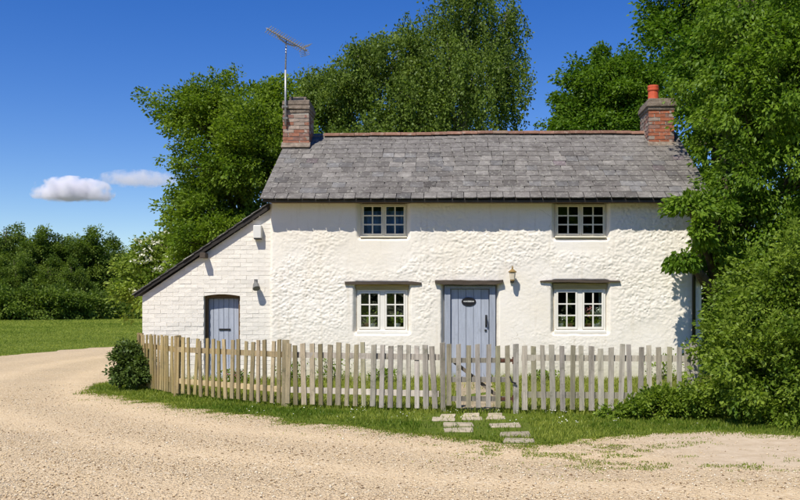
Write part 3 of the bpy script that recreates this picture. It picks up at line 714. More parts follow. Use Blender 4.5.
# chimneys
def brick_variants(mat, l, h, dpt, n=3, jit=0.006):
    out = []
    for k in range(n):
        mm = MB().box(-l / 2, l / 2, 0, dpt, -h / 2, h / 2, jit); out.append(mm.mesh('brick', mat))
    return out
bv = brick_variants(M['brick'], 0.215, 0.062, 0.10)
def chimney(x0, x1, y0, y1, z0, z1, name, red):
    ch = MB().box(x0 + 0.008, x1 - 0.008, y0 + 0.008, y1 - 0.008, z0, z1).build('chimney', M['mortar'], cottage)
    loc0 = cw
    row = 0; z = z0 + 0.04
    while z < z1 - 0.03:
        for face in range(3):                                         # front, left flank, right flank
            Lf = (x1 - x0) if face == 0 else (y1 - y0)
            u = 0 if row % 2 == 0 else -0.11
            while u < Lf - 0.03:
                a = max(u, 0); b = min(u + 0.215, Lf)
                if b - a > 0.05:
                    c = (a + b) / 2
                    if face == 0: p = (x0 + c, y0 - random.uniform(0.0, 0.006), z); rz = 0
                    elif face == 1: p = (x0 - random.uniform(0.0, 0.006), y1 - c, z); rz = -math.pi / 2
                    else: p = (x1 + random.uniform(0.0, 0.006), y0 + c, z); rz = math.pi / 2
                    o = link('brick', random.choice(bv), ch, (p[0] - loc0[0], p[1] - loc0[1], p[2] - loc0[2]))
                    o.rotation_euler = (0, 0, rz); o.scale = ((b - a) / 0.215, 1, 1)
                    q = random.random(); g = random.uniform(0.8, 1.2)
                    wt = red(c / Lf, row, face)
                    if q < wt: o.color = ((0.34 * g, 0.115 * g, 0.06 * g, 1) if name == 'r' else (0.31 * g, 0.135 * g, 0.085 * g, 1))
                    elif q < wt + 0.25: o.color = (0.24 * g, 0.13 * g, 0.10 * g, 1)
                    else: o.color = (0.33 * g, 0.26 * g, 0.21 * g, 1)
                u += 0.227
        z += 0.076; row += 1
    return ch
lc = chimney(X_(283, 19.6), X_(309, 19.6), 19.6, 20.25, 4.45, Z_(113, 19.6), 'l', lambda u, r, f: 0.75 if (0.3 < u < 0.85 and 3 < r < 9) else 0.2)
a0, a1 = X_(283, 19.6), X_(309, 19.6); zt = Z_(113, 19.6)
def cap(ch, x0, x1, y0, y1, tiers):
    for (e, za, zb) in tiers:
        MB().box(x0 - e, x1 + e, y0 - e, y1 + e, za, zb, 0.012).build('oversailing_course', M['capstone'], ch, bevel=0.015)
cap(lc, a0, a1, 19.6, 20.25, [(0.012, zt - 0.005, zt + 0.075), (0.03, zt + 0.073, zt + 0.17), (0.01, zt + 0.168, zt + 0.265)])
MB().box(a0 + 0.1, a1 - 0.08, 19.75, 20.15, zt + 0.262, zt + 0.36, 0.012).build('flaunching', M['capstone'], lc, bevel=0.02)
MB().box(a0 + 0.17, a1 - 0.13, 19.742, 19.76, zt + 0.29, zt + 0.34).build('vent_slot', M['iron'], lc)
b0, b1 = X_(649, 19.65), X_(674, 19.65); zr = Z_(109.5, 19.65)
rc = chimney(b0, b1, 19.65, 20.6, 4.4, zr, 'r', lambda u, r, f: 0.05 if f == 1 else (0.8 if u > 0.35 else 0.35))
cap(rc, b0, b1, 19.65, 20.6, [(0.02, zr - 0.005, zr + 0.06), (0.045, zr + 0.058, zr + 0.16), (0.015, zr + 0.158, zr + 0.235)])
pz = zr + 0.225
pot = MB().lathe((b0 + 0.16, 20.0, pz), [(0.125, 0), (0.125, 0.03), (0.112, 0.05), (0.105, 0.22), (0.12, 0.235), (0.125, 0.27), (0.11, 0.285), (0.118, 0.30), (0.118, 0.345), (0.085, 0.345), (0.08, 0.1)], 20)
pot.build('chimney_pot', M['terracotta'], rc, smooth=False)
# lead flashing and mortar fillets round the stacks
for (x0, x1, yf) in ((a0, a1, 19.6), (b0, b1, 19.65)):
    zf = EAV_Z + (yf - EAV_Y) * math.tan(PITCH)
    MB().prismx([(yf - 0.10, zf - 0.03), (yf + 0.02, zf + 0.10), (yf + 0.02, zf - 0.05)], x0 - 0.03, x1 + 0.03).build('mortar_fillet', M['capstone'], cottage, bevel=0.01)

# windows
def window(x0, x1, z0, z1, Y, mat, colr, fw=0.035, mw=0.045, st=0.034):
    w = MB()
    w.box(x0, x1, Y, Y + 0.07, z0, z0 + fw).box(x0, x1, Y, Y + 0.07, z1 - fw, z1)
    w.box(x0, x0 + fw, Y + 0.001, Y + 0.069, z0 + fw, z1 - fw).box(x1 - fw, x1, Y + 0.001, Y + 0.069, z0 + fw, z1 - fw)
    xm = (x0 + x1) / 2; w.box(xm - mw, xm + mw, Y + 0.001, Y + 0.069, z0 + fw, z1 - fw)
    wo_ = w.build('window', mat, cottage, bevel=0.004); wo_.color = colr
    for (a, b) in ((x0 + fw + 0.003, xm - mw - 0.003), (xm + mw + 0.003, x1 - fw - 0.003)):
        c0, c1 = z0 + fw + 0.003, z1 - fw - 0.003; yc = Y - 0.012
        m = MB().box(a, b, yc, yc + 0.045, c0, c0 + st * 1.2).box(a, b, yc, yc + 0.045, c1 - st, c1)
        m.box(a, a + st, yc + 0.001, yc + 0.044, c0 + st * 1.2, c1 - st).box(b - st, b, yc + 0.001, yc + 0.044, c0 + st * 1.2, c1 - st)
        m.build('casement', mat, wo_, bevel=0.003).color = colr
        ia, ib, ja, jb = a + st, b - st, c0 + st * 1.2, c1 - st
        g = 0.012
        m = MB().box((ia + ib) / 2 - g, (ia + ib) / 2 + g, yc + 0.006, yc + 0.03, ja, jb)
        for k in (1, 2):
            zz = ja + (jb - ja) * k / 3; m.box(ia, ib, yc + 0.0075, yc + 0.0285, zz - g, zz + g)
        m.build('glazing_bar', mat, wo_).color = colr
        for i in range(2):
            for j in range(3):
                pa = ia + (ib - ia) * i / 2 + (g if i else 0) - 0.002; pb = ia + (ib - ia) * (i + 1) / 2 - (0 if i else g) + 0.002
                qa = ja + (jb - ja) * j / 3 + (g if j else 0) - 0.002; qb = ja + (jb - ja) * (j + 1) / 3 - (g if j < 2 else 0) + 0.002
                cx, cz = (pa + pb) / 2, (qa + qb) / 2
                p = MB().box(pa, pb, yc + 0.017, yc + 0.020, qa, qb).build('pane', M['glass'], wo_, loc=(cx - cw[0], yc + 0.018 - cw[1], cz - cw[2]))
                p.rotation_euler = (random.uniform(-.012, .012), 0, random.uniform(-.012, .012))
    return wo_
LWY = WY + 0.085
cream = (1, 1, 1, 1)
for (p0, p1, ztop) in ((357, 407, 289.5), (555, 606, 288.5)):
    x0, x1 = ox(p0) - 0.005, ox(p1) + 0.005; zb, zt_ = oz(331) - 0.005, oz(ztop)
    wobj = window(x0, x1, zb, zt_, LWY, M['whitepaint'], cream)
    MB().box(x0 - 0.01, x1 + 0.01, LWY - 0.055, LWY + 0.02, zb - 0.045, zb + 0.003, 0.003).build('sill', M['whitepaint'], wobj, bevel=0.006)
    MB().box(x0 - 0.02, x1 + 0.02, LWY - 0.035, LWY + 0.10, zt_ + 0.002, zt_ + 0.095, 0.003).build('window_head', M['tanwood'], cottage)
    l0, l1, lz = (ox(345), ox(421.5), oz(284.5)) if p0 < 400 else (ox(540), ox(620), oz(282.5))
    m = MB(); n = 8
    top = [(l0 + (l1 - l0) * i / n, lz + 0.045 + random.uniform(-.014, .014)) for i in range(n + 1)]
    bot = [(l0 + (l1 - l0) * i / n, lz + random.uniform(-.010, .010)) for i in range(n + 1)]
    m.prism(bot + top[::-1], WY - 0.04, WY + 0.07); m.build('lintel_board', M['drip'], cottage)
for (p0, p1) in ((361, 406), (556, 606)):
    x0, x1 = ox(p0) - 0.005, ox(p1) + 0.005; zb = oz(236) - 0.005
    wobj = window(x0, x1, zb, EAV_Z - 0.06, WY + 0.07, M['creampaint'], cream, 0.022, 0.018, 0.026)
    MB().box(x0 - 0.01, x1 + 0.01, WY - 0.005, WY + 0.09, zb - 0.025, zb + 0.003, 0.003).build('sill', M['creampaint'], wobj, bevel=0.005)
bl = MB()                                           # gathered blue sheet behind the upper window, standing in for reflected sky
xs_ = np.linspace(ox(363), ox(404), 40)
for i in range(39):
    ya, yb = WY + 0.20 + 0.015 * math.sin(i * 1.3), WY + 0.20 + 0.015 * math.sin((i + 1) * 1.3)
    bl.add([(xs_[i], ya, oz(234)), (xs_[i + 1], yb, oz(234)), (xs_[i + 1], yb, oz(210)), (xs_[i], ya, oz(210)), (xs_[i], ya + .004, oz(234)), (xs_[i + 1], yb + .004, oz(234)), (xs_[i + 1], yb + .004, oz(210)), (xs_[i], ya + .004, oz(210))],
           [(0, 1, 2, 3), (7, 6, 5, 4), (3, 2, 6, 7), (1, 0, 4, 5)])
tag(bl.build('window_sky_sheet', M['sky_sheet'], smooth=True), 'blue gathered sheet inside the upstairs window standing in for reflected sky', 'sky_sheet')
cu = MB()
xs_ = np.linspace(ox(600.5), ox(605), 12)
for i in range(11):
    ya, yb = WY + 0.25 + 0.015 * math.sin(i * 1.3), WY + 0.25 + 0.015 * math.sin((i + 1) * 1.3)
    z0, z1 = oz(331), oz(289)
    cu.add([(xs_[i], ya, z0), (xs_[i + 1], yb, z0), (xs_[i + 1], yb, z1), (xs_[i], ya, z1), (xs_[i], ya + .004, z0), (xs_[i + 1], yb + .004, z0), (xs_[i + 1], yb + .004, z1), (xs_[i], ya + .004, z1)],
           [(0, 1, 2, 3), (7, 6, 5, 4), (3, 2, 6, 7), (1, 0, 4, 5)])
tag(cu.build('curtain', M['curtain'], smooth=True), 'pale curtain drawn aside inside the downstairs window', 'curtain')

# front door
DX0, DX1, DZ1 = ox(445) - 0.01, ox(495) + 0.01, oz(285.5); DY = WY + 0.06
fr = MB().box(DX0, DX0 + 0.11, DY - 0.02, DY + 0.09, 0.08, DZ1).box(DX1 - 0.11, DX1, DY - 0.02, DY + 0.09, 0.08, DZ1).box(DX0 + 0.11, DX1 - 0.11, DY - 0.019, DY + 0.089, DZ1 - 0.06, DZ1)
fr.build('door_frame', M['bluepaint'], cottage, bevel=0.006).color = (0.86, 0.86, 0.86, 1)
door = MB().box(DX0 + 0.115, DX1 - 0.115, DY + 0.052, DY + 0.075, 0.13, DZ1 - 0.066).build('front_door', M['bluepaint'], cottage); door.color = (0.6, 0.6, 0.6, 1)
da, db = DX0 + 0.118, DX1 - 0.118; npk = 5
for i in range(npk):
    pa, pb = da + (db - da) * i / npk, da + (db - da) * (i + 1) / npk - 0.006
    o = MB().box(pa, pb, DY + 0.03 + random.uniform(0, .003), DY + 0.0515, 0.13, DZ1 - 0.068).build('plank', M['bluepaint'], door, bevel=0.004)
    g = random.uniform(0.96, 1.05); o.color = (g, g, g, 1)
MB().box(DX0, DX1, DY - 0.10, DY + 0.09, 0.02, 0.128, 0.004).build('door_step', M['capstone'], cottage, bevel=0.01)
pl = MB(); n = 28; pcx, pcz, prx, prz = ox(468.8), oz(301.6), 0.135, 0.082
pl.prism([(pcx + prx * math.cos(6.2832 * i / n), pcz + prz * math.sin(6.2832 * i / n)) for i in range(n)], DY + 0.018, DY + 0.03)
plo = tag(pl.build('name_plaque', M['plaque'], door), 'black oval house name plaque with pale lettering')
lt = MB(); lx = pcx - 0.098
while lx < pcx + 0.098:                                # pale lettering too small to read in the photograph
    wd = random.uniform(0.005, 0.009); h_ = random.uniform(0.026, 0.034) * (1 - 0.3 * abs(lx - pcx) / 0.1)
    lt.box(lx, lx + wd, DY + 0.015, DY + 0.0185, pcz - h_ / 2 + 0.004, pcz + h_ / 2 + 0.004); lx += wd + random.uniform(0.002, 0.005)
lt.build('plaque_lettering', M['letter'], door)
hx = ox(486.3)
MB().box(hx - 0.018, hx + 0.018, DY + 0.02, DY + 0.03, oz(327), oz(315)).tube([(hx, DY + 0.02, oz(325)), (hx, DY - 0.03, oz(324)), (hx + 0.004, DY - 0.035, oz(320.5)), (hx, DY - 0.03, oz(317)), (hx, DY + 0.02, oz(316))], 0.009, 8).box(hx - 0.03, hx + 0.01, DY + 0.012, DY + 0.0305, oz(331), oz(329.5)).build('door_handle', M['iron'], door)
m = MB(); n = 8; l0, l1, lz = ox(435), ox(503), oz(284.6)
top = [(l0 + (l1 - l0) * i / n, lz + 0.08 + random.uniform(-.01, .01)) for i in range(n + 1)]; bot = [(l0 + (l1 - l0) * i / n, lz + random.uniform(-.006, .006) + (0.03 if i in (0, n) else 0)) for i in range(n + 1)]
m.prism(bot + top[::-1], WY - 0.075, WY + 0.06); m.build('lintel_board', M['drip'], cottage)

# drainpipe at the end of the wall
dx = ox(693)
dp = MB().tube([(dx, EAV_Y + 0.12, EAV_Z - 0.08), (dx, EAV_Y + 0.14, EAV_Z - 0.2), (dx, WY - 0.06, EAV_Z - 0.5), (dx, WY - 0.06, 0.12)], 0.034, 10)
dpo = dp.build('drainpipe', M['iron'], cottage, smooth=True)
for z in (0.9, 2.1): MB().box(dx - 0.055, dx + 0.055, WY - 0.1, WY - 0.0, z, z + 0.035).build('pipe_bracket', M['iron'], dpo)

# lean-to
LX0, LX1, LY = -5.80, WL + 0.02, WY + 0.045
SX0, SX1, SZ1 = ox(203), ox(239.5), oz(296)
def vz(x): return oz(294) + (x - ox(140)) * (oz(209) - oz(294)) / (ox(266) - ox(140))       # underside line of the verge
lw = MB()
hn = 7
arch = [(SX0 + (SX1 - SX0) * i / hn, SZ1 + 0.035 * math.sin(math.pi * i / hn)) for i in range(hn + 1)]
lw.prism([(LX0, -0.05), (SX0, -0.05), (SX0, SZ1), (LX0, vz(LX0) - 0.05)], LY, LY + 0.22)
lw.prism([(SX1, -0.05), (LX1, -0.05), (LX1, vz(LX1) - 0.05), (SX1, vz(SX1) - 0.05)], LY, LY + 0.22)
lw.prism(arch + [(SX1, vz(SX1) - 0.05), (LX0, vz(LX0) - 0.05)][:1] + [(SX0, vz(SX0) - 0.05)], LY, LY + 0.22)
lw.add([(SX0, LY, SZ1), (SX0, LY, vz(SX0) - 0.05), (LX0, LY, vz(LX0) - 0.05)], [(0, 1, 2)])
lw.box(LX0, LX0 + 0.22, LY + 0.22, 21.2, -0.05, vz(LX0) - 0.06)
lw.box(LX0 + 0.22, LX1, 21.0, 21.2, -0.05, vz(LX0) - 0.06)
lwall = lw.build('lean_to_wall', M['mortarwhite'], cottage)
bw = brick_variants(M['brickwhite'], 0.2195, 0.0738, 0.03, 6, 0.0024)
z = 0.05; row = 0; nb = 0
while z < 3.2:
    u = LX0 - 0.004 - (0.114 if row % 2 else 0); H = 0.079
    while u < LX1 - 0.02:
        segs = [(max(u, LX0 - 0.004), min(u + 0.218, LX1))]
        if z - 0.03 < SZ1 + 0.05:
            a, b = segs[0]; segs = []
            zc = SZ1 + 0.035
            if a < SX0: segs.append((a, min(b, SX0 + 0.004)))
            if b > SX1: segs.append((max(a, SX1 - 0.004), b))
            if z > SZ1 + 0.045 and not segs: segs = [(a, b)]
        for a, b in segs:
            if b - a < 0.04: continue
            if z + 0.02 > vz(a) - 0.03: continue
            o = link('brick', random.choice(bw), lwall, ((a + b) / 2 - cw[0], LY - 0.0035 - (random.uniform(0, .006) if random.random() < .2 else random.uniform(0, .0025)) - cw[1], z - cw[2]))
            o.scale = ((b - a) / 0.218, 1, 1); o.rotation_euler = (random.uniform(-.02, .02), random.uniform(-.010, .010), random.uniform(-.008, .008))
            g = random.uniform(0.95, 1.05); o.color = (g, g * 0.995, g * 0.985, 1); nb += 1
        u += 0.228
    z += H; row += 1
print('lean-to bricks', nb)
# lean-to roof
lr = MB()
za, zb2 = vz(LX0 - 0.08), vz(WL + 0.0)
lr.prism([(LX0 - 0.10, za - 0.01), (WL + 0.0, zb2 - 0.005), (WL + 0.0, zb2 + 0.06), (LX0 - 0.10, za + 0.055)], WY - 0.02, 21.3)
lro = lr.build('lean_to_roof', M['deck'], cottage)
mm = MB()
n = 16
for i in range(n):                                    # verge slates, seen edge-on
    t0, t1 = i / n, (i + 1.25) / n
    xa_, xb_ = LX0 - 0.16 + (WL - LX0 + 0.15) * t0, min(LX0 - 0.16 + (WL - LX0 + 0.15) * t1, WL + 0.0)
    o = MB().add([(xa_, WY - 0.075 + random.uniform(-.012, .012), vz(xa_) + 0.062), (xb_, WY - 0.07, vz(xb_) + 0.05), (xb_, 21.3, vz(xb_) + 0.05), (xa_, 21.3, vz(xa_) + 0.062),
              (xa_, WY - 0.075, vz(xa_) + 0.085), (xb_, WY - 0.07, vz(xb_) + 0.066), (xb_, 21.3, vz(xb_) + 0.066), (xa_, 21.3, vz(xa_) + 0.085)],
             [(3, 2, 1, 0), (4, 5, 6, 7), (0, 1, 5, 4), (1, 2, 6, 5), (2, 3, 7, 6), (3, 0, 4, 7)]).build('slate_course', M['slate'], lro)
    g = random.uniform(0.11, 0.2); o.color = (g, g * 0.96, g * 0.9, 1)
MB().prism([(LX0 - 0.13, za - 0.045), (WL + 0.0, zb2 - 0.05), (WL + 0.0, zb2 + 0.048), (LX0 - 0.13, za + 0.045)], WY - 0.05, WY - 0.021).build('barge_board', M['darkwood'], lro)
px_ = ox(205)
MB().box(px_ - 0.055, px_ + 0.055, WY - 0.16, LY, vz(px_) - 0.155, vz(px_) - 0.06, 0.01).build('purlin_end', M['drip'], cottage, bevel=0.01)
# lean-to door
SY = LY + 0.15
MB().box(SX0, SX0 + 0.05, SY - 0.05, SY + 0.05, 0.1, SZ1 + 0.03).box(SX1 - 0.05, SX1, SY - 0.05, SY + 0.05, 0.1, SZ1 + 0.03).box(SX0 + 0.05, SX1 - 0.05, SY - 0.049, SY + 0.049, SZ1 - 0.04, SZ1 + 0.03).build('door_frame', M['brownwood'], cottage)
sd = MB().box(SX0 + 0.052, SX1 - 0.052, SY + 0.03, SY + 0.05, 0.14, SZ1 - 0.042).build('lean_to_door', M['bluepaint'], cottage); sd.color = (0.6, 0.6, 0.6, 1)
for i in range(6):
    pa = SX0 + 0.054 + (SX1 - SX0 - 0.108) * i / 6; pb = SX0 + 0.054 + (SX1 - SX0 - 0.108) * (i + 1) / 6 - 0.006
    o = MB().box(pa, pb, SY + 0.008 + random.uniform(0, .003), SY + 0.029, 0.14, SZ1 - 0.044).build('plank', M['bluepaint'], sd, bevel=0.003); g = random.uniform(.95, 1.05); o.color = (g, g, g, 1)
MB().box(ox(216.5), ox(228), SY - 0.004, SY + 0.009, oz(330.6), oz(328.8)).build('letter_slot', M['iron'], sd)
MB().box(SX0, SX1, LY - 0.06, SY + 0.05, 0.02, 0.135, 0.005).build('door_step', M['whitepaint'], cottage, bevel=0.01)
MB().box(SX0, SX0 + 0.02, LY + 0.22, SY + 0.6, 0, 1.7).build('inner_jamb', M['interior'], cottage)

# ------------------------------------------------------------------ things fixed to the cottage
def wall_lamp():
    x, zc = ox(512), oz(276); r = empty('wall_lamp', (x, WY - 0.02, zc - 0.15), 'brass carriage lantern on the wall beside the front door', 'lamp')
    MB().box(x - 0.035, x + 0.035, WY - 0.04, WY + 0.02, zc - 0.12, zc + 0.02).tube([(x, WY - 0.03, zc - 0.1), (x, WY - 0.10, zc - 0.13), (x, WY - 0.14, zc - 0.09)], 0.01, 6).build('bracket', M['iron'], r)
    MB().lathe((x, WY - 0.14, zc), [(0.02, -0.10), (0.045, -0.085), (0.045, -0.075), (0.06, 0.06), (0.075, 0.062), (0.078, 0.075), (0.03, 0.115), (0.012, 0.13), (0.018, 0.145), (0.004, 0.19)], 6).build('lantern_hood', M['brass'], r)
    MB().lathe((x, WY - 0.14, zc), [(0.046, -0.07), (0.062, 0.055)], 6).build('lantern_glass', M['lampglass'], r)
wall_lamp()
x0, x1, z0, z1 = ox(254), ox(262), oz(239.5), oz(225.5)
al = empty('alarm_box', ((x0 + x1) / 2, LY - 0.06, z0), 'white box fixed high on the lean-to brick wall', 'box')
MB().box(x0, x1, LY - 0.13, LY + 0.0, z0 + 0.02, z1).build('cover', M['white'], al, bevel=0.012)
MB().box(x0 + 0.012, x1 - 0.012, LY - 0.12, LY, z0, z0 + 0.021).build('base_plate', M['iron'], al)
sx, sz = ox(256.5), oz(284)
sl = empty('security_light', (sx, LY - 0.1, sz - 0.15), 'small dark security floodlight on the lean-to wall', 'lamp')
MB().tube([(sx - 0.02, LY, sz + 0.05), (sx - 0.02, LY - 0.09, sz + 0.04), (sx, LY - 0.12, sz - 0.02)], 0.018, 8).box(sx - 0.05, sx + 0.01, LY - 0.02, LY + 0.0, sz, sz + 0.09).build('arm', M['grey'], sl)
hd = MB().lathe((0, 0, 0), [(0.025, 0.09), (0.05, 0.05), (0.068, -0.04), (0.07, -0.06)][::-1], 12).mesh('lamp_head', M['grey'])
h = link('lamp_head', hd, sl, (0.01, -0.03, 0.11)); h.rotation_euler = (R(-35), R(-18), 0)

# television aerial on the chimney
ay = 19.55; mx_ = X_(285.5, ay)
ae = empty('television_aerial', (mx_, ay, zt + 0.1), 'thin television aerial on a mast strapped to the potless chimney', 'aerial')
MB().tube([(mx_, ay, zt - 0.25), (mx_, ay, Z_(70, ay))], 0.022, 8).tube([(mx_, ay, Z_(72, ay)), (mx_ + 0.015, ay, Z_(41, ay))], 0.017, 8).build('mast', M['alu'], ae, smooth=True)
MB().box(mx_ - 0.05, mx_ + 0.05, ay - 0.035, ay + 0.12, zt + 0.10, zt + 0.14).box(mx_ - 0.05, mx_ + 0.05, ay - 0.035, ay + 0.12, zt - 0.14, zt - 0.10).build('bracket', M['grey'], ae)
bA = Vector((X_(270.5, ay), ay - 0.35, Z_(34.5, ay) + 0.02)); bB = Vector((X_(304, ay), ay + 0.35, Z_(46, ay)))
MB().tube([bA, bB], 0.022, 6).build('boom', M['alu'], ae)
dirb = (bB - bA).normalized(); side = dirb.cross(Vector((0, 0, 1))).normalized(); upb = side.cross(dirb)
for i in range(17):
    p = bA + (bB - bA) * (0.03 + i * 0.054); l = 0.10
    MB().tube([p - side * l + upb * 0.05, p, p + side * l + upb * 0.05], 0.008, 5).tube([p - side * l - upb * 0.05, p, p + side * l - upb * 0.05], 0.008, 5).build('element', M['alu'], ae)
pB = bA + (bB - bA) * 0.93
rf = MB()
for s_ in (-1, 1):
    for k in range(4):
        c = pB + upb * s_ * (0.03 + 0.03 * k) + dirb * 0.02 * k; rf.tube([c - side * 0.16, c + side * 0.16], 0.006, 5)
    rf.tube([pB, pB + upb * s_ * 0.13 + dirb * 0.07], 0.007, 5)
rf.build('reflector', M['alu'], ae)
MB().tube([bA + (bB - bA) * 0.22, bA + (bB - bA) * 0.32 - Vector((0, 0, .06)), Vector((mx_ + 0.015, ay, Z_(43.5, ay))), bA + (bB - bA) * 0.66 - Vector((0, 0, .05)), bA + (bB - bA) * 0.78], 0.016, 6).build('brace', M['alu'], ae)

# ------------------------------------------------------------------ fence and gate
def picket_mesh(h):
    w, t = 0.037, 0.010
    m = MB().prism([(-w, 0), (w, 0), (w * random.uniform(.9, 1.02), h), (-w * random.uniform(.9, 1.02), h + random.uniform(-.012, .012))], -t, t)
    return m.mesh('picket', M['wood'])
PK = [picket_mesh(0.90 + random.uniform(-.02, .02)) for _ in range(6)]
def wood_colour(x):
    t = float(np.clip((x + 4.6) / 4.0, 0, 1)); g = random.uniform(0.70, 1.22)
    a = np.array((0.43, 0.325, 0.155)); b = np.array((0.37, 0.325, 0.255)); c = a * (1 - t) ** 1.2 + b * (1 - (1 - t) ** 1.2)
    if t > 0.8: c = np.array((0.395, 0.36, 0.31))
    if random.random() < 0.2: c = c * np.array((0.80, 0.80, 0.68))
    c = c * np.array((1, random.uniform(.97, 1.02), random.uniform(.90, 1.02)))
    return (*(c * g), 1)
def run(fence, A, B, n, hs=1.0, skip0=False, z0=0.05, dense=False):
    ax, ay_ = A; bx, by = B; ang = math.atan2(by - ay_, bx - ax); base = wloc(fence)
    nx_, ny_ = math.sin(ang), -math.cos(ang)                            # towards the drive
    for i in range(n):
        t = (i + 0.5) / n; x = ax + (bx - ax) * t; y = ay_ + (by - ay_) * t; gz_ = float(ground_z(x, y)) * 0.6
        o = link('picket', random.choice(PK), fence, (x + nx_ * 0.055 - base[0], y + ny_ * 0.055 - base[1], gz_ + z0 + random.uniform(-.012, .012) - base[2]))
        o.rotation_euler = (random.gauss(0, .018), random.gauss(0, .020), ang + random.uniform(-.05, .05)); o.scale = (random.uniform(.85, 1.1), 1, hs * random.gauss(1, 0.014)); o.color = wood_colour(x)
    for zr_, hh in ((0.78, 0.042), (0.26, 0.042)):
        za_, zb_ = zr_ + float(ground_z(ax, ay_)) * 0.6, zr_ + float(ground_z(bx, by)) * 0.6
        d = Vector((bx - ax, by - ay_, 0)).normalized() * 0.02
        m = MB(); k = 0.02
        pts = []
        for (x, y, z) in ((ax + d.x, ay_ + d.y, za_), (bx - d.x, by - d.y, zb_)):
            for s_, zz in ((0.045, -hh), (0.045, hh), (0.005, hh), (0.005, -hh)):
                pts.append((x + nx_ * s_, y + ny_ * s_, z + zz))
        m.add(pts, [(0, 1, 2, 3), (7, 6, 5, 4), (0, 4, 5, 1), (1, 5, 6, 2), (2, 6, 7, 3), (3, 7, 4, 0)])
        c = wood_colour((ax + bx) / 2); o = m.build('rail', M['wood'], fence); o.color = tuple(min(1, v * (1.0 if zr_ > .5 else 1.35)) for v in c[:3]) + (1,)
def post(fence, x, y, w, h, ang=0, c=None):
    base = wloc(fence)
    m = MB().box(-w / 2, w / 2, -w / 2, w / 2, -0.1, h, 0.006).mesh('post', M['wood'])
    o = link('post', m, fence, (x - base[0], y - base[1], -base[2] + float(ground_z(x, y)) * 0.6)); o.rotation_euler = (random.uniform(-.015, .015), random.uniform(-.015, .015), ang); o.color = c or wood_colour(x); return o
f1 = empty('picket_fence', (-2.6, 14.3, 0), 'weathered picket fence with yellowish pickets curving round to the lean-to', 'fence')
run(f1, FENCE[0], FENCE[1], 16, 1.06); run(f1, FENCE[1], FENCE[2], 17, 1.03); run(f1, FENCE[2], FENCE[3], 18)
post(f1, *FENCE[0], 0.09, 1.0); post(f1, FENCE[1][0], FENCE[1][1] - 0.02, 0.09, 1.01, 0.6); post(f1, FENCE[2][0], FENCE[2][1] - 0.03, 0.095, 1.0, 0.3); post(f1, FENCE[3][0] + 0.03, FENCE[3][1] - 0.0, 0.07, 0.985)
f2 = empty('picket_fence', (2.1, 13.3, 0), 'silvery grey picket fence running from the gate into the hedge', 'fence')
run(f2, FENCE[4], FENCE[5], 18); post(f2, FENCE[4][0] - 0.06, FENCE[4][1] - 0.02, 0.075, 0.975); post(f2, *FENCE[5], 0.09, 1.0)
gt = empty('garden_gate', (0.33, 13.40, 0), 'grey picket garden gate with diagonal brace and rusty hinges', 'gate')
GX0, GX1, GY = -0.13, 0.79, 13.44
gb = wloc(gt)
for i in range(7):
    x = GX0 + 0.045 + (GX1 - GX0 - 0.09) * i / 6
    o = link('picket', random.choice(PK), gt, (x - gb[0], GY - 0.055 - gb[1], 0.075 + random.uniform(-.01, .01) + (0.04 if i == 0 else 0))); o.rotation_euler = (0, random.uniform(-.02, .02), random.uniform(-.03, .03))
    o.color = wood_colour(2.0); o.scale = (0.95, 1, random.uniform(.96, 1.0))
    if i == 5: o.color = (0.29, 0.27, 0.17, 1)
for z in (0.74, 0.47, 0.20):
    MB().box(GX0 + 0.01, GX1 - 0.01, GY - 0.043, GY - 0.008, z - 0.035, z + 0.035, 0.003).build('rail', M['wood'], gt).color = tuple(v * 0.62 for v in wood_colour(2)[:3]) + (1,)
m = MB(); m.add([(GX0 + 0.10, GY - 0.007, 0.70), (GX0 + 0.18, GY - 0.007, 0.70), (GX1 - 0.16, GY - 0.007, 0.24), (GX1 - 0.24, GY - 0.007, 0.24), (GX0 + 0.10, GY + 0.018, 0.70), (GX0 + 0.18, GY + 0.018, 0.70), (GX1 - 0.16, GY + 0.018, 0.24), (GX1 - 0.24, GY + 0.018, 0.24)],
                 [(0, 3, 2, 1), (4, 5, 6, 7), (0, 1, 5, 4), (1, 2, 6, 5), (2, 3, 7, 6), (3, 0, 4, 7)])
m.build('brace', M['wood'], gt).color = (0.2, 0.17, 0.13, 1)
for z in (0.74, 0.20):
    MB().box(GX1 - 0.22, GX1 + 0.03, GY - 0.05, GY - 0.0435, z - 0.022, z + 0.022).tube([(GX1 + 0.03, GY - 0.05, z - 0.05), (GX1 + 0.03, GY - 0.05, z + 0.05)], 0.015, 8).build('hinge', M['rust'], gt)
MB().tube([(GX1 - 0.02, GY - 0.09, 0.52), (GX1 + 0.01, GY - 0.10, 0.44), (GX1 + 0.07, GY - 0.10, 0.42)], 0.012, 6).build('latch', M['iron'], gt)

# ------------------------------------------------------------------ foliage builders
def leaves_np(C, D, Lf, up=0.6, wid=0.30, fold=0.07):
    n = len(C); a = D / (np.linalg.norm(D, axis=1, keepdims=True) + 1e-9)
    nr = rng.normal(0, 0.75, (n, 3)); nr[:, 2] += up
    sd_ = np.cross(a, nr); sd_ /= np.linalg.norm(sd_, axis=1, keepdims=True) + 1e-9
    nn = np.cross(sd_, a); L_ = Lf[:, None]
    V = np.stack([C, C + a * L_ * 0.45 + sd_ * L_ * wid + nn * L_ * fold, C + a * L_, C + a * L_ * 0.45 - sd_ * L_ * wid + nn * L_ * fold], 1)
    o = np.arange(n)[:, None] * 4
    F = np.concatenate([o + np.array([0, 1, 2]), o + np.array([0, 2, 3])])
    return V.reshape(-1, 3), F
def unit(n):
    d = rng.normal(0, 1, (n, 3)); return d / np.linalg.norm(d, axis=1, keepdims=True)

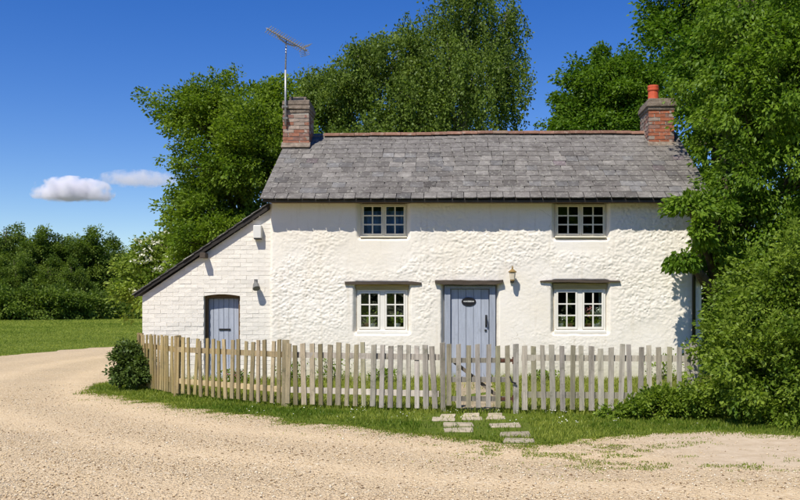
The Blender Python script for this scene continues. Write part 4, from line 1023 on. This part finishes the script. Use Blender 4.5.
def clumps_for(lobes, total, spray=8, sr=0.55, rise=-0.3):
    """sprays (boughs) spread over each lobe, then clumps round each spray"""
    ar = np.array([(l[3] * l[4] + l[4] * l[5] + l[3] * l[5]) for l in lobes]); ar = ar / ar.sum()
    P, O, K = [], [], []
    for i, (l, a) in enumerate(zip(lobes, ar)):
        nb_ = max(3, int(total * a / spray)); d = unit(nb_ * 2); keep = (d[:, 2] > -0.55) | (rng.random(nb_ * 2) < 0.35); d = d[keep][:nb_]
        r = (0.40 + 0.66 * rng.random(len(d)) ** 0.5) * rng.uniform(0.88, 1.12, len(d))
        c = np.array(l[:3]) + d * r[:, None] * np.array(l[3:6])
        cc = np.repeat(c, spray, 0); dd = np.repeat(d, spray, 0); srr = min(sr, 0.55 * min(l[3:6]))
        t = rng.random(len(cc))[:, None]
        out = dd * np.array([1, 1, 0.5]); cc = cc + rng.normal(0, 0.42, cc.shape) * srr * np.array([1, 1, 0.85]) + out * (t - 0.35) * srr * 1.7; cc[:, 2] += rise * srr * (t[:, 0] - 0.4)
        P.append(cc); O.append(dd); K.append(np.full(len(cc), i))
    return np.concatenate(P), np.concatenate(O), np.concatenate(K)

def crown_mesh(name, lobes, nclump, per, leaf, cr, mat, base, mode='clump', droop=0.3, up=0.6, wid=0.30, tvar=0.18, strand=(0.6, 1.6), spray=8, sr=0.55, rise=-0.3):
    P, O, K = clumps_for(lobes, nclump, spray, sr, rise); n = len(P)
    ct = np.repeat(rng.normal(0.5, 0.16, n // spray + 1), spray)[:n] + rng.normal(0, 0.14, n)
    Ct = np.repeat(P, per, 0); Or = np.repeat(O, per, 0); T = np.repeat(ct, per) + rng.normal(0, tvar, n * per)
    N = len(Ct)
    if mode == 'strand':
        ln = np.repeat(rng.uniform(*strand, n), per); t = rng.random(N)
        off = np.repeat(unit(n) * np.array([1, 1, 0]) * 0.25, per, 0) * t[:, None]
        Ct = Ct + off + Or * np.array([0.25, 0.25, 0.0]) * np.sin(t * 1.6)[:, None]; Ct[:, 2] -= ln * t
        Ct += rng.normal(0, cr, (N, 3)) * np.array([1, 1, 0.6])
        D = rng.normal(0, 0.55, (N, 3)); D[:, 2] -= 0.8
    else:
        q = unit(N) * (rng.random(N) ** 0.45)[:, None] * cr * np.array([1, 1, 0.75])
        # each spray leans outwards and hangs at its tip
        rad = np.linalg.norm(q[:, :2], axis=1); q[:, 2] -= droop * rad ** 2 / cr
        q += Or * cr * 0.3
        Ct = Ct + q; D = q / cr * 0.8 + Or * 0.5 + rng.normal(0, 0.5, (N, 3)); D[:, 2] -= droop
    Lf = leaf * rng.uniform(0.65, 1.3, N)
    V, F = leaves_np(Ct, D, Lf, up, wid)
    return np_mesh(name, V - np.array(base), F, mat, np.repeat(np.clip(T, 0, 1), 4)), P, K

def trunk_mesh(name, base, lobes, P, K, r0, mat, fork=0.4, twigs=10, lean=0.0, seed=1):
    rd = random.Random(seed); m = MB()
    top = max(l[2] + l[5] * 0.3 for l in lobes); cx = sum(l[0] for l in lobes) / len(lobes); cy = sum(l[1] for l in lobes) / len(lobes)
    b = Vector(base); T = Vector((cx, cy, top)); pts, rad = [], []
    n = 9
    for i in range(n + 1):
        t = i / n; p = b.lerp(T, t); p.x = b.x + (T.x - b.x) * t ** 1.8 + rd.uniform(-.06, .06) * (top * 0.1) * (t > 0); p.y = b.y + (T.y - b.y) * t ** 1.8
        if i == 0: p.z -= 0.1
        pts.append(p); rad.append(r0 * ((1 - t) ** 0.8 * 0.95 + 0.05) * (1.35 if i == 0 else 1))
    m.tube(pts, rad, 9)
    for i, l in enumerate(lobes):
        c = Vector(l[:3]); zf = b.z + (c.z - b.z) * rd.uniform(fork, fork + 0.25); t = min(0.9, max(0.1, (zf - b.z) / max(0.1, T.z - b.z)))
        k = min(n - 1, int(t * n)); s = pts[k].lerp(pts[k + 1], t * n - k); r = max(0.03, rad[k] * 0.55)
        mid = s.lerp(c, 0.5) + Vector((0, 0, 0.12 * (c - s).length)); e = c + Vector((0, 0, l[5] * 0.35))
        m.tube([s, mid, c, e], [r, r * 0.7, r * 0.42, r * 0.12], 6)
        idx = np.where(K == i)[0]
        for j in (rd.sample(list(idx), min(twigs, len(idx)))):
            q = Vector(P[j]); s2 = mid.lerp(c, rd.uniform(0.2, 1.0)); m.tube([s2, s2.lerp(q, 0.5) + Vector((0, 0, 0.1 * (q - s2).length)), q], [r * 0.28, r * 0.16, r * 0.05], 4, False)
    return m.mesh(name, mat, base, True)

def tree(name, label, base, lobes, nclump, per, leaf, cr, leafmat, r0=0.18, bark='bark', group=None, cat='tree', **kw):
    o = empty(name, base, label, cat, group)
    tk = {k: kw.pop(k) for k in ('fork', 'twigs') if k in kw}
    cm, P, K = crown_mesh('crown', lobes, nclump, per, leaf, cr, M[leafmat], base, **kw)
    link('crown' if cat == 'tree' else 'foliage', cm, o)
    link('trunk' if cat == 'tree' else 'stem', trunk_mesh('trunk', base, lobes, P, K, r0, M[bark], **tk), o)
    return o

def L(px, py, Y, rx, rz, ry=None): return (X_(px, Y), Y, Z_(py, Y), rx * Y / FPX, (ry or (rx + rz) * 0.45) * Y / FPX, rz * Y / FPX)

# ash-like tree behind the lean-to
Y = 26.0
tree('broadleaf_tree', 'bright green broadleaf tree behind the lean-to and the aerial chimney', (X_(248, Y), Y, 0),
     [L(205, 125, Y, 34, 30), L(240, 108, Y, 34, 26), L(266, 120, Y - .5, 24, 32), L(222, 175, Y - .6, 40, 34), L(255, 165, Y - 1, 38, 40), L(205, 222, Y - .5, 22, 26), L(236, 225, Y - 1, 34, 34), L(283, 165, Y, 26, 38), L(196, 110, Y, 18, 14), L(230, 255, Y - 1, 40, 30)],
     1800, 66, 0.09, 0.27, 'leaf_ash', 0.22, droop=0.25, sr=0.7, rise=0.8)
# weeping birches behind the roof
Y = 31.0
tree('birch_tree', 'tall weeping birch rising behind the middle of the slate roof', (X_(452, Y), Y, 0),
     [L(470, 12, Y, 36, 32), L(448, 45, Y, 36, 38), L(492, 42, Y, 24, 40), L(472, 85, Y - .7, 44, 38), L(432, 92, Y, 34, 36), L(500, 78, Y, 17, 34), L(470, -35, Y, 28, 30), L(508, 14, Y, 10, 14)],
     1300, 44, 0.09, 0.05, 'leaf_birch', 0.2, 'birchbark', mode='strand', up=0.1, wid=0.33, strand=(0.7, 2.0), spray=9, sr=0.5, fork=0.45, twigs=3)
tree('birch_tree', 'lower bushy birch between the tall birch and the aerial chimney', (X_(372, Y + 1), Y + 1, 0),
     [L(372, 70, Y + 1, 38, 24), L(345, 92, Y + 1, 34, 34), L(322, 100, Y + 1.5, 30, 26), L(400, 88, Y + .5, 40, 40), L(398, 55, Y + 1, 32, 26), L(425, 62, Y + 1, 30, 40), L(360, 135, Y + 1, 60, 28), L(415, 128, Y, 44, 26), L(338, 78, Y + 1, 18, 14), L(305, 92, Y + 2, 14, 16), L(308, 125, Y + 1.5, 28, 26), L(326, 84, Y + 1.5, 22, 18)],
     1500, 46, 0.098, 0.10, 'leaf_birch', 0.17, 'birchbark', mode='strand', up=0.3, wid=0.33, strand=(0.25, 0.8), sr=0.5, fork=0.45, twigs=3)
# trees behind the right chimney
Y = 30.0
tree('oak_tree', 'rounded dark green oak behind the ridge beside the red chimney pot', (X_(602, Y), Y, 0),
     [L(604, 86, Y, 25, 26), L(584, 110, Y, 18, 20), L(622, 108, Y - .5, 30, 30), L(602, 128, Y - 1, 34, 24), L(642, 98, Y - .5, 20, 28), L(609, 64, Y, 13, 13), L(574, 128, Y, 12, 12)],
     1000, 60, 0.11, 0.30, 'leaf_oak', 0.22, droop=0.2, rise=0.3)
tree('oak_tree', 'huge dark green oak towering over the red chimney pot', (X_(716, Y + 3), Y + 3, 0),
     [L(705, 10, Y + 3, 44, 44), L(668, 55, Y + 2.5, 22, 32), L(678, 8, Y + 3, 22, 24), L(710, 75, Y + 2, 46, 50), L(760, 20, Y + 3, 70, 70), L(735, -50, Y + 3, 60, 46), L(800, 80, Y + 3, 80, 80), L(740, 120, Y + 2, 70, 60)],
     1800, 50, 0.145, 0.42, 'leaf_oak', 0.35, droop=0.2, sr=0.8, rise=0.2)
# hornbeam beside the gable
Y = 18.6
tree('hornbeam_tree', 'big light green leafy tree overhanging the end of the slate roof', (X_(722, Y), Y, 0),
     [L(752, 60, Y, 46, 44), L(785, 20, Y, 56, 50), L(768, 110, Y - .6, 50, 44), L(728, 135, Y + 1.2, 20, 36), L(800, 90, Y - 1, 60, 56), L(750, 172, Y - .8, 38, 38), L(726, 188, Y - .6, 20, 26), L(790, 175, Y - 1, 56, 50), L(830, 60, Y, 70, 80), L(748, 225, Y - .9, 30, 26), L(775, 235, Y - .6, 50, 36), L(755, -10, Y + .5, 42, 30), L(712, 213, Y - 1.5, 14, 16), L(830, 180, Y, 60, 80), L(689, 207, Y - 1.9, 11, 6), L(697, 228, Y - 1.9, 10, 5), L(686, 256, Y - 1.9, 11, 2.2), L(716, 245, Y - 1.4, 10, 12), L(722, 285, Y + 1.5, 18, 40), L(745, 290, Y + 1.0, 30, 40), L(709, 275, 21.5, 12, 40), L(722, 300, 21.5, 18, 34), L(706, 240, 22.0, 12, 30)],
     2400, 42, 0.10, 0.22, 'leaf_horn', 0.2, sr=0.45, droop=0.6, fork=0.3, wid=0.26)
# hedge
Y = 13.4
def bush(name, label, base, lobes, nclump, per, leaf, cr, leafmat, r0=0.04, **kw):
    return tree(name, label, base, lobes, nclump, per, leaf, cr, leafmat, r0, cat='shrub', **kw)
bush('hedge_shrub', 'large bushy green hedge swallowing the end of the grey fence', (4.6, 13.5, 0),
     [L(780, 315, Y, 48, 56), L(760, 338, Y, 28, 48), L(742, 375, Y - .2, 16, 32), L(800, 295, Y + .3, 46, 58), L(770, 380, Y - .9, 60, 46), L(745, 402, Y - .6, 22, 20), L(840, 330, Y, 60, 80), L(830, 400, Y - 1, 60, 40), L(768, 278, Y + .6, 22, 20), L(730, 332, Y + .3, 8, 18), L(795, 425, Y - 1.2, 40, 18)],
     2700, 36, 0.066, 0.14, 'leaf_hedge', 0.05, sr=0.30, rise=0.9, droop=0.3, fork=0.15)
bush('bramble_shrub', 'low sprawling bramble in front of the grey pickets', (2.75, 12.9, 0),
     [L(664, 405, 12.9, 26, 9), L(636, 409, 12.85, 18, 7), L(698, 404, 12.9, 13, 12), L(612, 412, 12.8, 10, 5)],
     360, 34, 0.055, 0.13, 'leaf_hedge', 0.015, droop=0.3, fork=0.1)
bush('evergreen_shrub', 'dark evergreen bush at the outer corner of the lean-to fence', (-6.05, 17.15, 0),
     [L(133, 364, 17.2, 12, 15), L(127, 369, 17.0, 10, 11), L(140, 368, 17.0, 7, 13), L(134, 351, 17.2, 7, 5), L(128, 378, 16.9, 10, 5), L(138, 378, 16.8, 9, 5)],
     330, 34, 0.06, 0.10, 'leaf_dark', 0.03, fork=0.1, sr=0.28, rise=0.8)
el = bush('elder_shrub', 'pale flowering elder with white blossom heads behind the lean-to roof', (X_(170, 27), 27, 0),
     [L(150, 268, 27, 22, 20), L(172, 256, 27, 24, 22), L(198, 245, 26.6, 26, 22), L(160, 292, 26.6, 34, 26), L(205, 285, 26.4, 40, 30), L(140, 290, 27, 14, 16)],
     620, 40, 0.115, 0.30, 'leaf_elder', 0.07, fork=0.15)
# blossom heads
fb = np.array([(X_(a, 26.2), 26.0 + random.uniform(-.3, .3), Z_(b, 26.2)) for a, b in [(random.gauss(168, 18), random.gauss(262, 14)) for _ in range(46)]])
q = np.repeat(fb, 14, 0) + rng.normal(0, 0.075, (46 * 14, 3)) * np.array([1, 1, 0.4]); V, F = leaves_np(q, rng.normal(0, 1, q.shape), np.full(len(q), 0.075), 1.4, 0.45)
o = link('blossom', np_mesh('blossom', V - np.array(el.location), F, M['flowerhead'], np.repeat(rng.random(len(q)), 4)), el)
tw = MB(); s = Vector((X_(178, 26.8), 26.8, Z_(262, 26.8)))
for (a, b) in ((163, 224), (158, 236), (168, 231), (173, 240), (160, 246), (152, 240)):
    e = Vector((X_(a, 26.8), 26.8 + random.uniform(-.3, .3), Z_(b, 26.8))); md = s.lerp(e, 0.5) + Vector((.12, 0, .05)); tw.tube([s, md, e], [0.03, 0.018, 0.006], 5)
tw.build('dead_branch', M['twig'], el)

# plants at the foot of the wall
def plant(x, y, h, w, label, mat='leaf_hedge', flower=None, n=46):
    z = float(ground_z(x, y)); r = empty('garden_plant', (x, y, z), label, 'plant', None)
    C = np.stack([rng.normal(0, w * 0.4, n * 8), rng.normal(0, w * 0.3, n * 8), rng.random(n * 8) * h], -1); D = rng.normal(0, .6, C.shape) + np.array([0, 0, 0.5])
    V, F = leaves_np(C, D, rng.uniform(0.03, 0.07, len(C)), 0.6, 0.3); link('leaves', np_mesh('leaves', V, F, M[mat], np.repeat(rng.random(len(C)), 4)), r)
    st = MB()
    for _ in range(6): st.tube([(0, 0, -0.01), (random.gauss(0, w * .2), random.gauss(0, w * .2), h * 0.5), (random.gauss(0, w * .35), random.gauss(0, w * .3), h * 0.9)], 0.005, 4)
    link('stem', st.mesh('stem', M['twig']), r)
    if flower:
        k = 18; C = np.stack([rng.normal(0, w * 0.4, k), rng.normal(0, w * 0.3, k) - 0.05, h * rng.uniform(0.6, 1.05, k)], -1); C = np.repeat(C, 7, 0) + rng.normal(0, 0.012, (k * 7, 3))
        V, F = leaves_np(C, rng.normal(0, 1, C.shape), np.full(len(C), 0.03), 1.0, 0.45); link('petals', np_mesh('petals', V, F, M[flower]), r)
    return r
plant(-2.95, 17.2, 0.36, 0.30, 'leafy plant at the foot of the wall near the lean-to joint')
plant(-2.25, 17.25, 0.42, 0.40, 'bushy plant at the foot of the wall left of the downstairs window')
plant(-1.3, 17.2, 0.22, 0.35, 'low plant under the downstairs window near the lean-to')
plant(-3.9, 16.9, 0.24, 0.3, 'pink flowering plant beside the lean-to door step', flower='petal')
plant(1.6, 17.2, 0.20, 0.4, 'low leafy plant against the wall right of the front door')
plant(3.75, 17.1, 0.5, 0.36, 'tall leafy plant at the foot of the wall near the drainpipe')
plant(4.3, 16.6, 0.7, 0.42, 'tallest leafy plant beside the drainpipe', n=80)

# house plants on the window sills
def houseplant(px, zt, label, petal=None, potm='potwhite', mat='leaf_elder', h=0.25):
    Y = WY + 0.27; x = ox(px); z = oz(331) + 0.02
    r = empty('house_plant', (x, Y, z), label, 'plant')
    MB().lathe((x, Y, z), [(0.045, 0), (0.062, 0.1), (0.066, 0.1), (0.066, 0.115), (0.05, 0.115)], 12).build('pot', M[potm], r)
    n = 46; C = np.stack([rng.normal(0, 0.05, n), rng.normal(0, 0.04, n) - .02, 0.1 + rng.random(n) * h], -1); D = rng.normal(0, .6, C.shape) + np.array([0, 0, 0.3]); D[:, :2] += C[:, :2] * 8
    V, F = leaves_np(C, D, rng.uniform(0.05, 0.09, n), 0.5, 0.28); link('leaves', np_mesh('leaves', V, F, M[mat], np.repeat(rng.uniform(.6, 1, n), 4)), r)
    if petal:
        k = 9; C = np.stack([rng.normal(0, 0.06, k), rng.normal(-.05, 0.02, k), 0.12 + h * rng.uniform(0.5, 1.1, k)], -1); C = np.repeat(C, 9, 0) + rng.normal(0, 0.014, (k * 9, 3))
        V, F = leaves_np(C, rng.normal(0, 1, C.shape), np.full(len(C), 0.035), 0.6, 0.45); link('petals', np_mesh('petals', V, F, M[petal]), r)
# inner sills that carry the pots
for (p0, p1) in ((357, 407), (555, 606)): MB().box(ox(p0), ox(p1), WY + 0.16, WY + 0.42, oz(331) - 0.03, oz(331) + 0.018).build('inner_sill', M['creampaint'], cottage)
houseplant(371, 0, 'tall yellow-green house plant in the window left of the door', h=0.34)
houseplant(364.5, 0, 'small leafy house plant beside the tall one in the window', potm='pot', h=0.2)
houseplant(396.5, 0, 'house plant in a white pot alone in its casement', h=0.22)
houseplant(562, 0, 'pale leafed house plant behind the window right of the door', h=0.16, petal='petalwhite')
houseplant(571.5, 0, 'low house plant beside the pale leafed one', h=0.12, potm='pot')
houseplant(590, 0, 'pink and white flowering pot plant on the window sill', petal='petal', potm='pot', h=0.26)
houseplant(598.5, 0, 'white flowering pot plant against the pale curtain', petal='petalwhite', h=0.26)

# ------------------------------------------------------------------ far trees round the meadow
def far_proto(seed, h, w, nl):
    rr = random.Random(seed); lobes = []
    for i in range(nl):
        t = i / (nl - 1); z = h * (0.16 + 0.74 * t); rw = w * (0.55 + 0.45 * math.sin(math.pi * min(1, 0.25 + 0.8 * t)))
        a = rr.uniform(0, 6.28); k = rr.uniform(0.15, 0.5) * (1 - t * 0.6)
        lobes.append((math.cos(a) * w * k, math.sin(a) * w * k, z, rw * rr.uniform(.55, .75), rw * rr.uniform(.55, .75), h * rr.uniform(0.13, 0.19)))
    cm, P, K = crown_mesh('crown', lobes, 700, 46, 0.21, 0.55, M['leaf_far'], (0, 0, 0), droop=0.2, sr=1.0)
    tm = trunk_mesh('trunk', (0, 0, 0), lobes, P, K, 0.22, M['bark'], fork=0.3, twigs=4, seed=seed)
    return cm, tm
PROT = [far_proto(1, 10.0, 3.4, 9), far_proto(2, 9.0, 3.0, 8), far_proto(3, 8.0, 3.2, 8)]
KIND = [('meadow_tree', 'tall full-crowned tree in the wood edge across the meadow'), ('meadow_tree', 'rounded mid-height tree in the wood edge across the meadow'), ('meadow_tree', 'low spreading tree in the wood edge across the meadow')]
def far_tree(px, pytop, Y, k, wid=1.0):
    cm, tm = PROT[k]; h0 = (10.0, 9.0, 8.0)[k] * 1.03; h = Z_(pytop, Y); s = h / h0
    o = empty(KIND[k][0], (X_(px, Y), Y, 0), KIND[k][1], 'tree', 'trees along the far side of the meadow')
    o.scale = (s * wid, s * wid, s); o.rotation_euler = (0, 0, random.uniform(0, 6.28))
    link('crown', cm, o); link('trunk', tm, o)
for a in [(-30, 228, 96, 0, 1.1), (4, 221, 98, 0, 1.0), (34, 232, 94, 1, 1.1), (62, 233, 96, 0, .95), (84, 232, 97, 1, 1.1), (104, 243, 100, 2, 1.0), (121, 242, 108, 0, .7), (138, 252, 104, 1, 1.0), (158, 250, 100, 0, 1.0), (185, 240, 98, 1, 1.1),
          (-12, 252, 91, 2, 1.1), (18, 256, 90, 1, 1.0), (48, 262, 91, 2, 1.1), (74, 262, 92, 2, 1.0), (-55, 235, 95, 1, 1.1), (96, 262, 112, 0, 1.2), (40, 240, 115, 0, 1.2), (130, 262, 114, 1, 1.2), (70, 240, 116, 1, 1.2), (10, 238, 116, 0, 1.3), (150, 262, 118, 2, 1.3), (112, 258, 118, 2, 1.4), (-20, 236, 118, 1, 1.3)] + [(-85 - 34 * i, 226 + (i * 37) % 17, 95 + (i * 29) % 11, i % 3, 1.15) for i in range(8)] + [(-60 - 60 * i, 240, 114, (i + 1) % 3, 1.4) for i in range(5)]:
    far_tree(*a)
for x_, y_, k_, s_ in ((-15, -24, 0, 1.1), (-8.5, -27, 1, 1.3), (-1.5, -25, 0, 1.2), (6, -28, 2, 1.5), (13, -25, 0, 1.2), (20, -28, 1, 1.4)):  # out-of-view trees, added so the panes reflect dark foliage
    o = empty('reflection_tree', (x_, y_, 0), 'unseen tree added behind the camera to darken the window reflections', 'tree', 'trees added behind the camera'); o.scale = (s_ * 1.25, s_ * 1.25, s_); o.rotation_euler = (0, 0, x_)
    link('crown', PROT[k_][0], o); link('trunk', PROT[k_][1], o)
bcm, bP, bK = crown_mesh('foliage', [(0, 0, 0.9, 1.5, 1.4, 1.0), (1.3, 0.2, 0.7, 1.0, 1.0, 0.75), (-1.2, -0.2, 0.75, 1.1, 1.0, 0.8)], 200, 34, 0.2, 0.5, M['leaf_far'], (0, 0, 0))
btm = trunk_mesh('stem', (0, 0, 0), [(0, 0, 0.9, 1.5, 1.4, 1.0), (1.3, 0.2, 0.7, 1.0, 1.0, 0.75), (-1.2, -0.2, 0.75, 1.1, 1.0, 0.8)], bP, bK, 0.05, M['bark'], fork=0.1, twigs=4)
for (px, Y, s) in ((-20, 88, 1.3), (8, 87, 1.1), (35, 86.5, 1.5), (52, 88, 1.2), (70, 88, 1.0), (88, 90, 1.2), (115, 97, 1.0), (133, 96, 0.8), (150, 95, 1.2), (102, 118, 1.6), (128, 120, 1.8)):
    o = empty('meadow_shrub', (X_(px, Y), Y, 0), 'low rounded shrub at the foot of the far wood edge', 'shrub', 'shrubs along the far side of the meadow'); o.scale = (s, s, s * random.uniform(.9, 1.3)); o.rotation_euler = (0, 0, random.uniform(0, 6.28))
    link('foliage', bcm, o); link('stem', btm, o)

# ------------------------------------------------------------------ clouds
def cloud(px, py, Y, hw, hh, label, seed, dens, thr):
    t = NT('cloud vapour'); tc = t.n('ShaderNodeTexCoord'); v = tc.outputs['Object']
    ln = t.n('ShaderNodeVectorMath', operation='LENGTH'); t.l(v, ln.inputs[0])
    mp = t.n('ShaderNodeMapping'); mp.inputs['Location'].default_value = (seed * 3.7, seed * 1.3, seed); mp.inputs['Scale'].default_value = (hw / hh, hw / hh, 1.0); t.l(v, mp.inputs[0])
    n = t.noise(mp.outputs[0], 1.15, 7, 0.58)
    sp = t.n('ShaderNodeSeparateXYZ'); t.l(v, sp.inputs[0])
    flat = t.math('MULTIPLY', t.math('ADD', sp.outputs['Z'], 0.55), 7.0, True)            # flat base
    d = t.math('SUBTRACT', t.math('ADD', t.math('MULTIPLY', t.math('SUBTRACT', 1.0, ln.outputs['Value']), 0.75), t.math('MULTIPLY', t.math('SUBTRACT', n, 0.5), 2.1)), thr)
    d = t.math('MULTIPLY', t.math('MULTIPLY', d, 6.0, True), flat)
    pv = t.n('ShaderNodeVolumePrincipled'); pv.inputs['Color'].default_value = (0.99, 0.975, 1, 1); pv.inputs['Anisotropy'].default_value = -0.25
    t.l(t.math('MULTIPLY', d, dens), pv.inputs['Density']); t.l(pv.outputs[0], t.out.inputs['Volume'])
    m = MB(); prof = [(math.cos(a), math.sin(a)) for a in np.linspace(-1.5, 1.5, 11)]
    m.lathe((0, 0, 0), prof, 20); me = m.mesh('cloud', t.m, (0, 0, 0))
    o = link('cloud', me); o.location = (X_(px, Y), Y, Z_(py, Y)); s = Y / FPX; o.scale = (hw * s, hw * 0.8 * s, hh * s)
    return tag(o, label, 'cloud')
cloud(72, 192, 3000, 43, 16, 'small puffy white cloud with a flat base in the blue sky', 1.0, 0.05, 0.12)
cloud(139, 180, 3300, 46, 10, 'thin wispy cloud in the blue sky close to the broadleaf tree', 5.0, 0.012, 0.16)
